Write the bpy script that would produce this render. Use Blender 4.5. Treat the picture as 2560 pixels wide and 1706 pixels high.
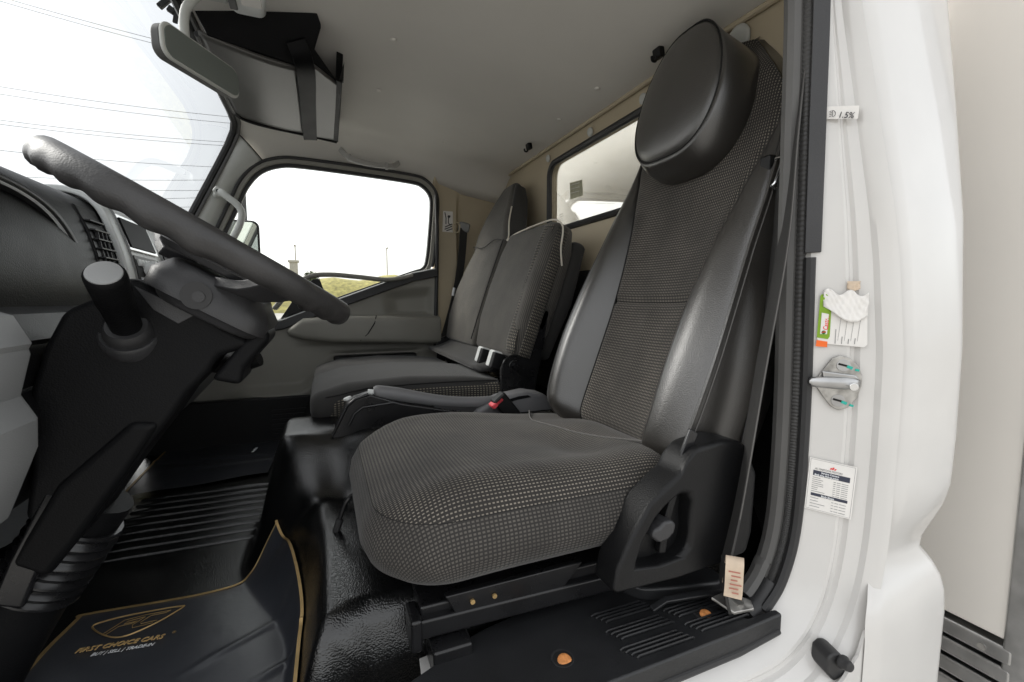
import bpy, bmesh, math, random
from mathutils import Vector, Matrix
random.seed(7)
R = math.radians
for o in list(bpy.data.objects): bpy.data.objects.remove(o)
scene = bpy.context.scene
COL = scene.collection

# ------------------------------------------------------------------ camera, sky, sun, exposure
cd = bpy.data.cameras.new('camera'); cam = bpy.data.objects.new('camera', cd); COL.objects.link(cam)
cam.location = (0, 0, 0)                     # eye of a person standing by the open driver's door
cam.rotation_euler = (R(90-5.1), 0, R(-22.6))
cd.lens = 16.0; cd.sensor_width = 36; cd.clip_start = .02; cd.clip_end = 3000
scene.camera = cam
scene.render.resolution_x, scene.render.resolution_y = 1024, 682

w = bpy.data.worlds.new('World'); scene.world = w; w.use_nodes = True
nt = w.node_tree; bg = nt.nodes['Background']
sky = nt.nodes.new('ShaderNodeTexSky'); sky.sky_type = 'NISHITA'; sky.sun_disc = False
sky.sun_elevation = R(37); sky.sun_rotation = R(302); sky.dust_density = 4; sky.ozone_density = .6; sky.air_density = 1.0
hs = nt.nodes.new('ShaderNodeHueSaturation'); hs.inputs['Saturation'].default_value = .30
nt.links.new(sky.outputs[0], hs.inputs['Color']); ov = nt.nodes.new('ShaderNodeMix'); ov.data_type = 'RGBA'; ov.inputs[0].default_value = .5      # thin even overcast over the clear sky
ov.inputs[7].default_value = (5.6, 5.6, 5.5, 1); nt.links.new(hs.outputs[0], ov.inputs[6]); nt.links.new(ov.outputs[2], bg.inputs[0])
bg.inputs[1].default_value = .15
sd = bpy.data.lights.new('sun', 'SUN'); sun = bpy.data.objects.new('sun', sd); COL.objects.link(sun)
sd.energy = 1.3; sd.angle = R(22); sd.color = (1, .95, .87)
sun.rotation_euler = Vector((-.75, .48, .60)).to_track_quat('Z', 'Y').to_euler()
vs = scene.view_settings; vs.view_transform = 'Standard'; vs.look = 'None'; vs.gamma = 1; vs.use_curve_mapping = False
vs.exposure = 1.15
scene.cycles.max_bounces = 7; scene.cycles.diffuse_bounces = 4; scene.cycles.transparent_max_bounces = 12

# ------------------------------------------------------------------ materials
def mat(name, col, rough=.6, metal=0, bump=None, coat=0, var=0, vscale=6, spec=.5, cr=.06, sheen=0):
    m = bpy.data.materials.new(name); m.use_nodes = True
    t = m.node_tree; b = t.nodes['Principled BSDF']
    c4 = (*col, 1)
    b.inputs['Base Color'].default_value = c4
    b.inputs['Roughness'].default_value = rough; b.inputs['Metallic'].default_value = metal
    b.inputs['Specular IOR Level'].default_value = spec
    b.inputs['Coat Weight'].default_value = coat; b.inputs['Coat Roughness'].default_value = cr
    if sheen: b.inputs['Sheen Weight'].default_value = sheen; b.inputs['Sheen Roughness'].default_value = .4
    tc = t.nodes.new('ShaderNodeTexCoord')
    if var:
        n = t.nodes.new('ShaderNodeTexNoise'); n.inputs['Scale'].default_value = vscale; n.inputs['Detail'].default_value = 6
        t.links.new(tc.outputs['Object'], n.inputs['Vector'])
        mr = t.nodes.new('ShaderNodeMapRange'); mr.inputs[1].default_value = .3; mr.inputs[2].default_value = .7
        mr.inputs[3].default_value = 1-var; mr.inputs[4].default_value = 1+var
        t.links.new(n.outputs[0], mr.inputs[0])
        mx = t.nodes.new('ShaderNodeMix'); mx.data_type = 'RGBA'; mx.blend_type = 'MULTIPLY'; mx.inputs[0].default_value = 1
        mx.inputs[6].default_value = c4; t.links.new(mr.outputs[0], mx.inputs[7]); t.links.new(mx.outputs[2], b.inputs['Base Color'])
        mr2 = t.nodes.new('ShaderNodeMapRange'); mr2.inputs[1].default_value = .3; mr2.inputs[2].default_value = .7
        mr2.inputs[3].default_value = max(.02, rough*(1-var*.7)); mr2.inputs[4].default_value = min(1, rough*(1+var*.7))
        t.links.new(n.outputs[0], mr2.inputs[0]); t.links.new(mr2.outputs[0], b.inputs['Roughness'])
        m['mixnode'] = mx.name
    if bump:
        kind, sc, st, dist = bump
        if kind == 'v':
            n2 = t.nodes.new('ShaderNodeTexVoronoi'); n2.feature = 'SMOOTH_F1'; n2.inputs['Smoothness'].default_value = .6
            n2.inputs['Randomness'].default_value = .9
        else:
            n2 = t.nodes.new('ShaderNodeTexNoise'); n2.inputs['Detail'].default_value = 3
        n2.inputs['Scale'].default_value = sc
        t.links.new(tc.outputs['Object'], n2.inputs['Vector'])
        bp = t.nodes.new('ShaderNodeBump'); bp.inputs['Strength'].default_value = st; bp.inputs['Distance'].default_value = dist
        bp.invert = (kind == 'v')
        t.links.new(n2.outputs[0], bp.inputs['Height']); t.links.new(bp.outputs[0], b.inputs['Normal'])
    return m

def fabric(name, base, dash, px=.0055, py=.0045, lx=.27, ly=.17, rib=0.0):
    """woven cloth: rows of short pale dashes, in metres of the UV map"""
    m = mat(name, base, .85, sheen=.15); t = m.node_tree; b = t.nodes['Principled BSDF']
    uv = t.nodes.new('ShaderNodeUVMap'); sp = t.nodes.new('ShaderNodeSeparateXYZ'); t.links.new(uv.outputs[0], sp.inputs[0])
    def M(op, a, c=None):
        n = t.nodes.new('ShaderNodeMath'); n.operation = op
        for i, v in enumerate((a, c)):
            if v is None: continue
            if isinstance(v, (int, float)): n.inputs[i].default_value = v
            else: t.links.new(v, n.inputs[i])
        return n.outputs[0]
    def band(src, pitch, half):
        f = M('FRACT', M('MULTIPLY', src, 1/pitch)); a = M('ABSOLUTE', M('SUBTRACT', f, .5))
        mr = t.nodes.new('ShaderNodeMapRange'); mr.inputs[1].default_value = half+.06; mr.inputs[2].default_value = half-.06
        t.links.new(a, mr.inputs[0]); return mr.outputs[0]
    bx, by = band(sp.outputs[0], px, lx), band(sp.outputs[1], py, ly)
    d = M('MULTIPLY', bx, by)
    tc = t.nodes.new('ShaderNodeTexCoord')
    n = t.nodes.new('ShaderNodeTexNoise'); n.inputs['Scale'].default_value = 14; n.inputs['Detail'].default_value = 4
    t.links.new(tc.outputs['Object'], n.inputs['Vector'])
    n3 = t.nodes.new('ShaderNodeTexNoise'); n3.inputs['Scale'].default_value = 900
    t.links.new(tc.outputs['Object'], n3.inputs['Vector'])
    dd = M('MULTIPLY', d, M('ADD', M('MULTIPLY', n.outputs[0], 1.1), .25))
    mx = t.nodes.new('ShaderNodeMix'); mx.data_type = 'RGBA'
    mx.inputs[6].default_value = (*base, 1); mx.inputs[7].default_value = (*dash, 1); t.links.new(dd, mx.inputs[0])
    mx2 = t.nodes.new('ShaderNodeMix'); mx2.data_type = 'RGBA'; mx2.blend_type = 'MULTIPLY'; mx2.inputs[0].default_value = 1
    t.links.new(mx.outputs[2], mx2.inputs[6]); t.links.new(M('ADD', M('MULTIPLY', n.outputs[0], .5), .75), mx2.inputs[7])
    t.links.new(mx2.outputs[2], b.inputs['Base Color'])
    h = M('ADD', M('MULTIPLY', M('ADD', by, M('MULTIPLY', bx, .5)), .5), M('MULTIPLY', n3.outputs[0], .35))
    bp = t.nodes.new('ShaderNodeBump'); bp.inputs['Strength'].default_value = .5; bp.inputs['Distance'].default_value = .0012
    t.links.new(h, bp.inputs['Height']); t.links.new(bp.outputs[0], b.inputs['Normal'])
    return m

def glass(name, tint, refl=.06, rough=0.0):
    m = bpy.data.materials.new(name); m.use_nodes = True; t = m.node_tree
    t.nodes.remove(t.nodes['Principled BSDF']); out = t.nodes['Material Output']
    tr = t.nodes.new('ShaderNodeBsdfTransparent'); tr.inputs[0].default_value = (*tint, 1)
    gl = t.nodes.new('ShaderNodeBsdfGlossy'); gl.inputs['Roughness'].default_value = rough
    lw0 = t.nodes.new('ShaderNodeLayerWeight'); lw = t.nodes.new('ShaderNodeMath'); lw.operation = 'POWER'; lw.inputs[1].default_value = 4; t.links.new(lw0.outputs['Facing'], lw.inputs[0])
    ad = t.nodes.new('ShaderNodeMath'); ad.operation = 'ADD'; ad.inputs[1].default_value = refl; ad.use_clamp = True
    t.links.new(lw.outputs[0], ad.inputs[0])
    mx = t.nodes.new('ShaderNodeMixShader'); t.links.new(ad.outputs[0], mx.inputs[0])
    t.links.new(tr.outputs[0], mx.inputs[1]); t.links.new(gl.outputs[0], mx.inputs[2]); t.links.new(mx.outputs[0], out.inputs[0])
    return m

MT = dict(
 lining=mat('roof_lining', (.71,.69,.645), .9, bump=('n',700,.25,.001), var=.05, vscale=3),
 beige=mat('beige_trim', (.50,.43,.31), .7, bump=('v',600,.25,.0008), var=.06, vscale=5),
 doorgrey=mat('grey_door_trim', (.245,.238,.21), .55, bump=('v',700,.3,.0006), var=.06, vscale=7),
 pillar=mat('grey_pillar_trim', (.55,.56,.53), .55, bump=('v',700,.2,.0005), var=.05),
 dashgrey=mat('grey_dash_plastic', (.27,.275,.275), .55, bump=('v',700,.25,.0006), var=.06),
 silver=mat('silver_plastic', (.74,.76,.75), .36, var=.05),
 blackp=mat('black_plastic', (.0065,.0066,.0072), .42, bump=('v',520,.35,.0007), var=.18, vscale=9, spec=.28),
 darkp=mat('charcoal_plastic', (.034,.034,.036), .42, bump=('v',600,.3,.0006), var=.15, vscale=8),
 vinyl=mat('black_grained_vinyl', (.0045,.0047,.005), .22, bump=('v',480,.42,.001), var=.15, vscale=30, spec=.8),
 wallshade=mat('shaded_rear_wall', (.012,.012,.012), .6, bump=('v',300,.6,.002), var=.2),
 leather=mat('black_leatherette', (.021,.019,.0165), .34, bump=('v',520,.4,.0008), var=.12, vscale=12, spec=1.0, coat=.6, cr=.36),
 ribrub=mat('ribbed_rubber', (.05,.049,.048), .45, var=.15, vscale=20),
 stepp=mat('step_plate_plastic', (.016,.0165,.018), .4, bump=('v',700,.35,.0006), var=.2, vscale=12),
 trayg=mat('grey_tray_plastic', (.085,.083,.078), .3, bump=('v',700,.2,.0005), var=.08),
 handleg=mat('grab_handle_grey', (.36,.355,.34), .5, var=.06),
 hbgrey=mat('handbrake_grey', (.15,.15,.155), .45, var=.1),
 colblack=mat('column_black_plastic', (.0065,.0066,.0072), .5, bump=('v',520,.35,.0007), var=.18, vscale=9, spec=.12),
 rubber=mat('black_rubber', (.022,.022,.023), .5, var=.15, vscale=20),
 greyrub=mat('grey_rubber', (.095,.093,.09), .5, var=.1, vscale=14),
 white=mat('white_paint', (.625,.612,.592), .3, coat=.8, var=.035, vscale=9),
 boxwhite=mat('box_panel_paint', (.72,.69,.645), .4, coat=.15, var=.03, vscale=2),
 alu=mat('aluminium', (.45,.45,.45), .32, metal=1, var=.15, vscale=30),
 steel=mat('worn_zinc_steel', (.42,.41,.39), .4, metal=.85, var=.35, vscale=70, bump=('n',200,.3,.001)),
 chrome=mat('bright_metal', (.75,.75,.75), .15, metal=1),
 blackmetal=mat('black_painted_metal', (.010,.010,.011), .28, var=.2, vscale=25),
 mirrorm=mat('mirror_face', (.55,.60,.58), .02, metal=1),
 matc=mat('charcoal_mat_film', (.036,.039,.047), .30, var=.12, vscale=9, bump=('n',22,.2,.004), spec=.7),
 gold=mat('gold_print', (.55,.38,.17), .38, metal=.6, var=.2, vscale=30),
 goldtext=mat('gold_lettering', (.62,.42,.18), .5, metal=.2),
 whitep=mat('white_print', (.82,.84,.86), .5),
 blackprint=mat('black_print', (.03,.03,.035), .5),
 greyprint=mat('grey_print', (.28,.28,.28), .6),
 navy=mat('navy_print', (.03,.035,.06), .5),
 green=mat('green_print', (.20,.36,.01), .45, var=.08, vscale=60),
 dkgreen=mat('dark_green_print', (.01,.12,.02), .45),
 red=mat('red_print', (.75,.03,.03), .45),
 redprint=mat('faded_red_print', (.45,.16,.12), .6),
 orange=mat('orange_print', (.9,.16,.02), .45),
 redbtn=mat('red_button', (.72,.07,.09), .35),
 paper=mat('white_sticker', (.78,.76,.73), .5, var=.03, vscale=40),
 cream=mat('cream_paper', (.62,.50,.38), .7, var=.1, vscale=50),
 rust=mat('orange_screw', (.62,.25,.08), .5, var=.3, vscale=200),
 teal=mat('teal_mark', (.02,.42,.34), .5),
 web=mat('black_webbing', (.035,.034,.033), .75, bump=('n',1400,.4,.0006)),
 piping=mat('pale_piping', (.62,.58,.50), .6),
 thread=mat('grey_thread', (.11,.105,.10), .7),
 seam=mat('dark_seam', (.006,.006,.006), .8),
 plainfab=mat('plain_dark_cloth', (.036,.035,.034), .9, bump=('n',900,.4,.001), var=.12, vscale=9, sheen=.15),
 screen=mat('black_screen', (.004,.004,.0045), .5, spec=.1),
 asphalt=mat('sandy_concrete', (.37,.36,.34), .9, var=.2, vscale=1.5),
 grass=mat('dry_grass', (.30,.27,.10), .95, var=.4, vscale=2),
 foliage=mat('foliage', (.05,.075,.025), .9, var=.4, vscale=3),
 concrete=mat('concrete', (.4,.38,.35), .8, var=.1),
 chassis=mat('chassis_dark', (.02,.02,.022), .6),
 wire=mat('wire_dark', (.05,.05,.05), .7),
 wind=glass('windscreen_glass', (.56,.578,.592), .02),
 sidegl=glass('side_glass', (.97,.98,.97), .0),
 reargl=glass('tinted_rear_glass', (.93,.95,.94), .22, .01),
 clusgl=glass('cluster_lens', (.6,.6,.6), .05, .05),
)
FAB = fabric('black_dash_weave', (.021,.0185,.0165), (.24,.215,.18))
FABSHADE = fabric('black_dash_weave_shaded', (.021,.019,.0175), (.105,.096,.085), px=.0058, py=.0048, lx=.30, ly=.26)  # same cloth with dashes darkened, shading of the cushion side put into colour
FABP = fabric('passenger_rib_weave', (.042,.040,.037), (.11,.10,.085), px=.0055, py=.0055, lx=.5, ly=.22)
FABPS = fabric('passenger_dash_weave', (.022,.0205,.019), (.24,.215,.17), px=.0085, py=.0065, lx=.28, ly=.2)

# ------------------------------------------------------------------ helpers
def thing(name, label, cat, loc=(0,0,0), group=None):
    o = bpy.data.objects.new(name, None); COL.objects.link(o); o.location = loc; o.empty_display_size = .05
    o['label'] = label; o['category'] = cat
    if group: o['group'] = group
    return o
def tag(o, label, cat=None, group=None, kind=None):
    o['label'] = label
    if cat: o['category'] = cat
    if group: o['group'] = group
    if kind: o['kind'] = kind
    return o
def wloc(o):
    v = Vector(o.location)
    while o.parent: o = o.parent; v += o.location
    return v
def link(name, me, m, parent=None):
    o = bpy.data.objects.new(name, me); COL.objects.link(o)
    if m: me.materials.append(m)
    if parent:
        o.parent = parent; o.location = -wloc(parent)
    return o
def mesh(name, V, F, m, parent=None, smooth=True, uv=None, bev=0, seg=3, sub=0, solid=0, angle=35, soff=-1):
    me = bpy.data.meshes.new(name); me.from_pydata([tuple(v) for v in V], [], F); me.update()
    b = bmesh.new(); b.from_mesh(me); bmesh.ops.recalc_face_normals(b, faces=b.faces[:]); b.to_mesh(me); b.free()
    if uv:
        l = me.uv_layers.new(name='UVMap')
        for lp in me.loops: l.data[lp.index].uv = uv[lp.vertex_index]
    if smooth:
        me.polygons.foreach_set('use_smooth', [True]*len(me.polygons))
        if not bev and not sub: me.set_sharp_from_angle(angle=R(angle))
    o = link(name, me, m, parent)
    if solid:
        s = o.modifiers.new('s', 'SOLIDIFY'); s.thickness = solid; s.offset = soff
    if bev:
        q = o.modifiers.new('b', 'BEVEL'); q.width = bev; q.segments = seg; q.limit_method = 'ANGLE'; q.angle_limit = R(28); q.harden_normals = True
    if sub:
        q = o.modifiers.new('u', 'SUBSURF'); q.levels = sub; q.render_levels = sub
    return o
def lerp(a, b, t): return a+(b-a)*t
def ss(a, b, x):
    t = max(0, min(1, (x-a)/(b-a))); return t*t*(3-2*t)
def interp(tab, x):
    if x <= tab[0][0]: return tab[0][1]
    for (a, va), (b, vb) in zip(tab, tab[1:]):
        if x <= b: return lerp(va, vb, (x-a)/(b-a))
    return tab[-1][1]
def sinterp(tab, x):
    """smooth (monotone-ish) interpolation: Catmull-Rom on the table"""
    xs = [p[0] for p in tab]
    if x <= xs[0]: return tab[0][1]
    if x >= xs[-1]: return tab[-1][1]
    i = max(k for k in range(len(xs)-1) if xs[k] <= x)
    p = lambda k: tab[max(0, min(len(tab)-1, k))]
    x0, y0 = p(i); x1, y1 = p(i+1); h = x1-x0; t = (x-x0)/h
    m0 = (p(i+1)[1]-p(i-1)[1])/max(1e-6, p(i+1)[0]-p(i-1)[0])*h
    m1 = (p(i+2)[1]-p(i)[1])/max(1e-6, p(i+2)[0]-p(i)[0])*h
    return (2*t**3-3*t*t+1)*y0+(t**3-2*t*t+t)*m0+(-2*t**3+3*t*t)*y1+(t**3-t*t)*m1
def crom(pts, n=8, closed=False):
    P = [Vector(p) for p in pts]; out = []; N = len(P)
    rng = range(N if closed else N-1)
    g = (lambda k: P[k % N]) if closed else (lambda k: P[max(0, min(N-1, k))])
    for i in rng:
        a, b, c, d = g(i-1), g(i), g(i+1), g(i+2)
        for k in range(n):
            t = k/n
            out.append(.5*((2*b)+(c-a)*t+(2*a-5*b+4*c-d)*t*t+(3*b-a-3*c+d)*t**3))
    if not closed: out.append(P[-1])
    return out
def tube(name, path, r, m, parent=None, n=8, closed=False, cap=True, flat=None, **k):
    """round (or flat=(w,t) ribbon) sweep along a path"""
    P = [Vector(p) for p in path]; N = len(P); V = []; F = []
    T = []
    for i in range(N):
        a = P[(i-1) % N] if closed else P[max(0, i-1)]; b = P[(i+1) % N] if closed else P[min(N-1, i+1)]
        T.append((b-a).normalized())
    up = Vector((0, 0, 1)) if abs(T[0].z) < .9 else Vector((1, 0, 0))
    nrm = (up-T[0]*up.dot(T[0])).normalized()
    for i in range(N):
        nrm = (nrm-T[i]*nrm.dot(T[i])).normalized(); bi = T[i].cross(nrm)
        rr = r[i] if isinstance(r, (list, tuple)) else r
        for j in range(n):
            a = 2*math.pi*j/n
            V.append(P[i]+nrm*math.cos(a)*rr+bi*math.sin(a)*rr)
    M_ = N if closed else N-1
    for i in range(M_):
        for j in range(n):
            i2 = (i+1) % N; j2 = (j+1) % n
            F.append((i*n+j, i*n+j2, i2*n+j2, i2*n+j))
    if not closed and cap:
        F.append(tuple(range(n))[::-1]); F.append(tuple((N-1)*n+j for j in range(n)))
    return mesh(name, V, F, m, parent, **k)
def ribbon(name, path, wdir, wid, th, m, parent=None, bev=0):
    """flat strap: path of centres, wdir list or vector across, width, thickness"""
    P = [Vector(p) for p in path]; V = []; F = []
    for i, p in enumerate(P):
        a = P[max(0, i-1)]; b = P[min(len(P)-1, i+1)]; t = (b-a).normalized()
        wd = Vector(wdir[i] if isinstance(wdir, list) else wdir); wd = (wd-t*wd.dot(t)).normalized(); nn = t.cross(wd)
        ww = wid[i] if isinstance(wid, list) else wid
        for s, q in ((-1, -1), (1, -1), (1, 1), (-1, 1)): V.append(p+wd*s*ww/2+nn*q*th/2)
    for i in range(len(P)-1):
        for j in range(4): F.append((i*4+j, i*4+(j+1) % 4, (i+1)*4+(j+1) % 4, (i+1)*4+j))
    F.append((3, 2, 1, 0)); e = (len(P)-1)*4; F.append((e, e+1, e+2, e+3))
    return mesh(name, V, F, m, parent, bev=bev, angle=40)
def loft(name, rings, m, parent=None, closed=True, caps=(True, True), uvs=None, **k):
    n = len(rings[0]); V = [v for r in rings for v in r]; F = []
    for i in range(len(rings)-1):
        for j in range(n if closed else n-1):
            F.append((i*n+j, i*n+(j+1) % n, (i+1)*n+(j+1) % n, (i+1)*n+j))
    if closed and caps[0]: F.append(tuple(range(n))[::-1])
    if closed and caps[1]: F.append(tuple((len(rings)-1)*n+j for j in range(n)))
    return mesh(name, V, F, m, parent, uv=[u for r in uvs for u in r] if uvs else None, **k)
def grid(name, nu, nv, fn, m, parent=None, uvf=None, **k):
    V = []; U = []; F = []
    for i in range(nu+1):
        for j in range(nv+1):
            V.append(fn(i/nu, j/nv))
            if uvf: U.append(uvf(i/nu, j/nv))
    for i in range(nu):
        for j in range(nv):
            a = i*(nv+1)+j; F.append((a, a+1, a+nv+2, a+nv+1))
    return mesh(name, V, F, m, parent, uv=U or None, **k)
def prism(name, poly, vec, m, parent=None, **k):
    n = len(poly); P = [Vector(p) for p in poly]; v = Vector(vec)
    V = P+[p+v for p in P]
    F = [tuple(range(n)), tuple(range(n, 2*n))[::-1]]+[(i, (i+1) % n, n+(i+1) % n, n+i) for i in range(n)]
    return mesh(name, V, F, m, parent, **k)
def rbox(name, c, s, m, parent=None, rot=None, bev=.006, seg=3):
    M = rot.to_3x3() if rot else Matrix.Identity(3)
    V = [Vector(c)+M @ Vector((x*s[0]/2, y*s[1]/2, z*s[2]/2)) for x in (-1, 1) for y in (-1, 1) for z in (-1, 1)]
    F = [(0,1,3,2),(4,6,7,5),(0,4,5,1),(2,3,7,6),(0,2,6,4),(1,5,7,3)]
    return mesh(name, V, F, m, parent, bev=bev, seg=seg)
def axes(x, y=None, z=None):
    """rotation whose columns are given (approx orthonormal) axes"""
    x = Vector(x).normalized()
    if y is not None:
        y = Vector(y); y = (y-x*x.dot(y)).normalized(); z = x.cross(y)
    else:
        z = Vector(z); z = (z-x*x.dot(z)).normalized(); y = z.cross(x)
    return Matrix((x, y, z)).transposed()
def disc(name, c, nrm, r, th, m, parent=None, n=20, bev=0, dome=0):
    nrm = Vector(nrm).normalized(); a = nrm.orthogonal().normalized(); b = nrm.cross(a); c = Vector(c)
    prof = [(r, 0), (r, th)] if not dome else [(r, 0), (r*.97, th*.45), (r*.8, th*.8), (r*.45, th*.96)]
    rings = [[c+nrm*h+(a*math.cos(2*math.pi*j/n)+b*math.sin(2*math.pi*j/n))*q for j in range(n)] for q, h in prof]
    return loft(name, rings, m, parent, bev=bev, angle=50 if not dome else 80)
def rrect(y0, y1, d0, d1, r, n=5):
    """rounded rectangle, counter-clockwise list of (y,d)"""
    r = min(r, (y1-y0)/2*.98, (d1-d0)/2*.98); out = []
    for cx, cy, a0 in ((y1-r, d1-r, 0), (y0+r, d1-r, 90), (y0+r, d0+r, 180), (y1-r, d0+r, 270)):
        for k in range(n+1):
            a = R(a0+90*k/n); out.append((cx+r*math.cos(a), cy+r*math.sin(a)))
    return out
def slab(name, fr, secs, m, parent=None, r=.02, endr=.02, n=5, uvk=None, **k):
    """padded slab: secs = [(h, y0, y1, d0, d1)], frame fr(h, y, d) -> point; ends rounded over endr"""
    rings = []; uvs = []
    def add(h, y0, y1, d0, d1, ins):
        s = rrect(y0+ins, y1-ins, d0+ins*.8, d1-ins*.8, max(.004, r-ins*.3), n)
        rings.append([fr(h, y, d) for y, d in s])
        L = 0; row = []
        for i, (y, d) in enumerate(s):
            if i: L += math.hypot(y-s[i-1][0], d-s[i-1][1])
            row.append((h, L))
        uvs.append(row)
    h0, *a0 = secs[0]; h1, *a1 = secs[-1]; sg = 1 if h1 > h0 else -1
    for q in range(4, 0, -1):
        t = q/4*math.pi/2
        add(h0+sg*endr*(1-math.sin(t)), *a0, endr*(1-math.cos(t)))
    for s_ in secs[1:-1]: add(*s_, 0)
    for q in range(1, 5):
        t = q/4*math.pi/2
        add(h1-sg*endr*(1-math.sin(t)), *a1, endr*(1-math.cos(t)))
    return loft(name, rings, m, parent, uvs=uvs, angle=60, **k)
def text(name, s, origin, right, up, size, m, parent=None, ext=.0002, shear=0, ax='LEFT', bold=0, sx=1):
    c = bpy.data.curves.new(name, 'FONT'); c.body = s; c.size = size; c.extrude = ext; c.shear = shear; c.align_x = ax; c.offset = bold
    c.resolution_u = 3
    o = bpy.data.objects.new(name, c); COL.objects.link(o); bpy.context.view_layer.update()
    me = bpy.data.meshes.new_from_object(o.evaluated_get(bpy.context.evaluated_depsgraph_get()))
    bpy.data.objects.remove(o)
    M = axes(right, up); O = Vector(origin)
    for v in me.vertices: v.co = O+M @ Vector((v.co.x*sx, v.co.y, v.co.z))
    me.name = name
    return link(name, me, m, parent)
def plate(name, pts, nrm, th, m, parent=None):
    """thin flat shape with thickness th along nrm (stickers)"""
    return prism(name, pts, Vector(nrm).normalized()*th, m, parent, smooth=False)
def ringplate(name, inner, outer, vec, m, parent=None, **k):
    """flat plate between two loops of equal count, thickened by vec"""
    n = len(inner); v = Vector(vec); I = [Vector(p) for p in inner]; O = [Vector(p) for p in outer]
    V = I+O+[p+v for p in I]+[p+v for p in O]; F = []
    for i in range(n):
        j = (i+1) % n
        F += [(i, j, n+j, n+i), (2*n+i, 3*n+i, 3*n+j, 2*n+j), (i, 2*n+i, 2*n+j, j), (n+i, n+j, 3*n+j, 3*n+i)]
    return mesh(name, V, F, m, parent, **k)

# ================================================================== SURROUNDINGS
GZ = -1.55
g = mesh('ground', [(-900,-900,GZ),(900,-900,GZ),(900,900,GZ),(-900,900,GZ)], [(0,1,2,3)], MT['asphalt'], smooth=False)
g['kind'] = 'structure'
def bankf(u, v):
    x = lerp(-60, 90, u); t = v
    return (x, 62+t*14, GZ-.05+math.sin(t*math.pi)*(4.3+.7*math.sin(x*.17)+.4*math.sin(x*.71+1)))
bk = grid('dry_grass_bank', 90, 8, bankf, MT['grass']); tag(bk, 'low bank of dry yellow grass beyond the passenger window', 'grass bank', kind='stuff')
for i, (px, py, hh, lb) in enumerate(((10.4, 80, 10.2, 'tall lamp post far outside the passenger window, right of its middle'), (-3.6, 80, 10.0, 'lamp post rising behind a concrete pillar far outside the passenger window'))):
    t = thing('lamp_post', lb, 'lamp post', (px, py, GZ), 'lamp posts outside')
    tube('pole', [(px,py,GZ),(px,py,GZ+hh)], [.14,.09], MT['concrete'], t)
    rbox('lamp_head', (px,py-.5,GZ+hh+.06), (.3,1.5,.16), MT['concrete'], t, bev=.04)
t = thing('gate_pillar', 'square concrete pillar with a flat cap far outside the window', 'pillar', (-3.7, 76, GZ))
rbox('shaft', (-3.7,76,GZ+3.6), (1.1,1.1,7.2), MT['concrete'], t, bev=.03); rbox('cap', (-3.7,76,GZ+7.35), (1.5,1.5,.3), MT['concrete'], t, bev=.03)
def bush(x, y, rad, hgt, label):
    t = thing('shrub', label, 'shrub', (x,y,GZ), 'shrubs beyond the passenger window')
    tube('trunk', [(x,y,GZ),(x,y,GZ+hgt*.6)], [.12,.05], MT['wire'], t)
    V = []; F = []
    for k in range(420):
        d = Vector((random.gauss(0,1), random.gauss(0,1), random.gauss(0,.8))).normalized()*rad*random.uniform(.45,1)*random.uniform(.8,1.15)
        c = Vector((x, y, GZ+hgt-rad*.5))+d; s = random.uniform(.12,.3)
        a = Vector((random.uniform(-1,1),random.uniform(-1,1),random.uniform(-1,1))).normalized(); b = a.orthogonal().normalized()
        i = len(V); V += [c-a*s, c+b*s*.5, c+a*s, c-b*s*.5]; F.append((i,i+1,i+2,i+3))
    mesh('crown', V, F, MT['foliage'], t, smooth=False)
bush(-5.6, 74, 1.5, 6.0, 'rounded green shrub left of the pillar beyond the passenger window')
bush(-1.3, 76, 1.0, 5.5, 'small green shrub on the bank beyond the window arch')
wl = ['topmost', 'second', 'third', 'fourth', 'fifth', 'sixth', 'seventh', 'eighth', 'ninth', 'tenth', 'eleventh', 'twelfth', 'lowest']
def wire(i, a, b):
    A, B = Vector(a), Vector(b); pts = []
    for k in range(25):
        t = -.6+k/24*1.63; p = A.lerp(B, t); p.z -= 1.6*(t-t*t)*.6; pts.append(p)
    tag(tube('power_line', pts, .022, MT['wire'], n=5), wl[i]+' power line crossing the sky in the windscreen, counted from the top', 'power line', 'power lines across the sky')
# (left end, right end) of each conductor in metres, strung about 60 m beyond the truck
for i, (zl, zr) in enumerate(((29.4,27.3),(29.0,26.8),(20.8,20.8),(20.1,20.1),(17.6,18.0),(17.2,17.6),(14.7,15.2),(12.2,13.9),(11.3,12.7),(10.1,12.0),(9.2,11.0),(8.3,10.5),(7.3,9.8))):
    wire(i, (-29.4, 62, zl), (-8.6, 62, zr))

t = thing('power_pylon', 'slim steel power mast with cross arms behind the windscreen pillar', 'power mast', (-8.0,62,GZ))
tube('mast', [(-8.0,62,GZ),(-8.0,62,30)], [.35,.16], MT['wire'], t, n=8)
for z in (27,20.5,17.8,15.2,13.8,12.4,11.0,9.9): tube('cross_arm', [(-8.0,61.2,z),(-8.0,62.8,z)], .07, MT['wire'], t, n=6)
# cargo body behind the cab
bx = thing('cargo_box', 'pale cargo box body standing behind the white cab', 'cargo box', (1.06, .33, -.9))
rbox('front_wall', (2.0,1.25,.5), (1.9,1.82,2.15), MT['boxwhite'], bx, bev=.004)
for k in range(6):
    z = -.60-k*.036
    rbox('aluminium_slat', (2.0,1.25,z), (1.912,1.834,.030), MT['alu'], bx, bev=.006)
rbox('under_skin', (2.0,1.25,-.70), (1.86,1.78,.235), MT['chassis'], bx, bev=.003)
rbox('corner_post', (1.062,.331,.2), (.034,.034,2.0), MT['alu'], bx, bev=.004)
disc('rivet', (1.046,.372,-.602), (-1,0,0), .006, .004, MT['steel'], bx, n=12)
rbox('frame_rail', (1.6,.8,-.93), (3.6,.12,.2), MT['chassis'], bx, bev=.01)

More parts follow.
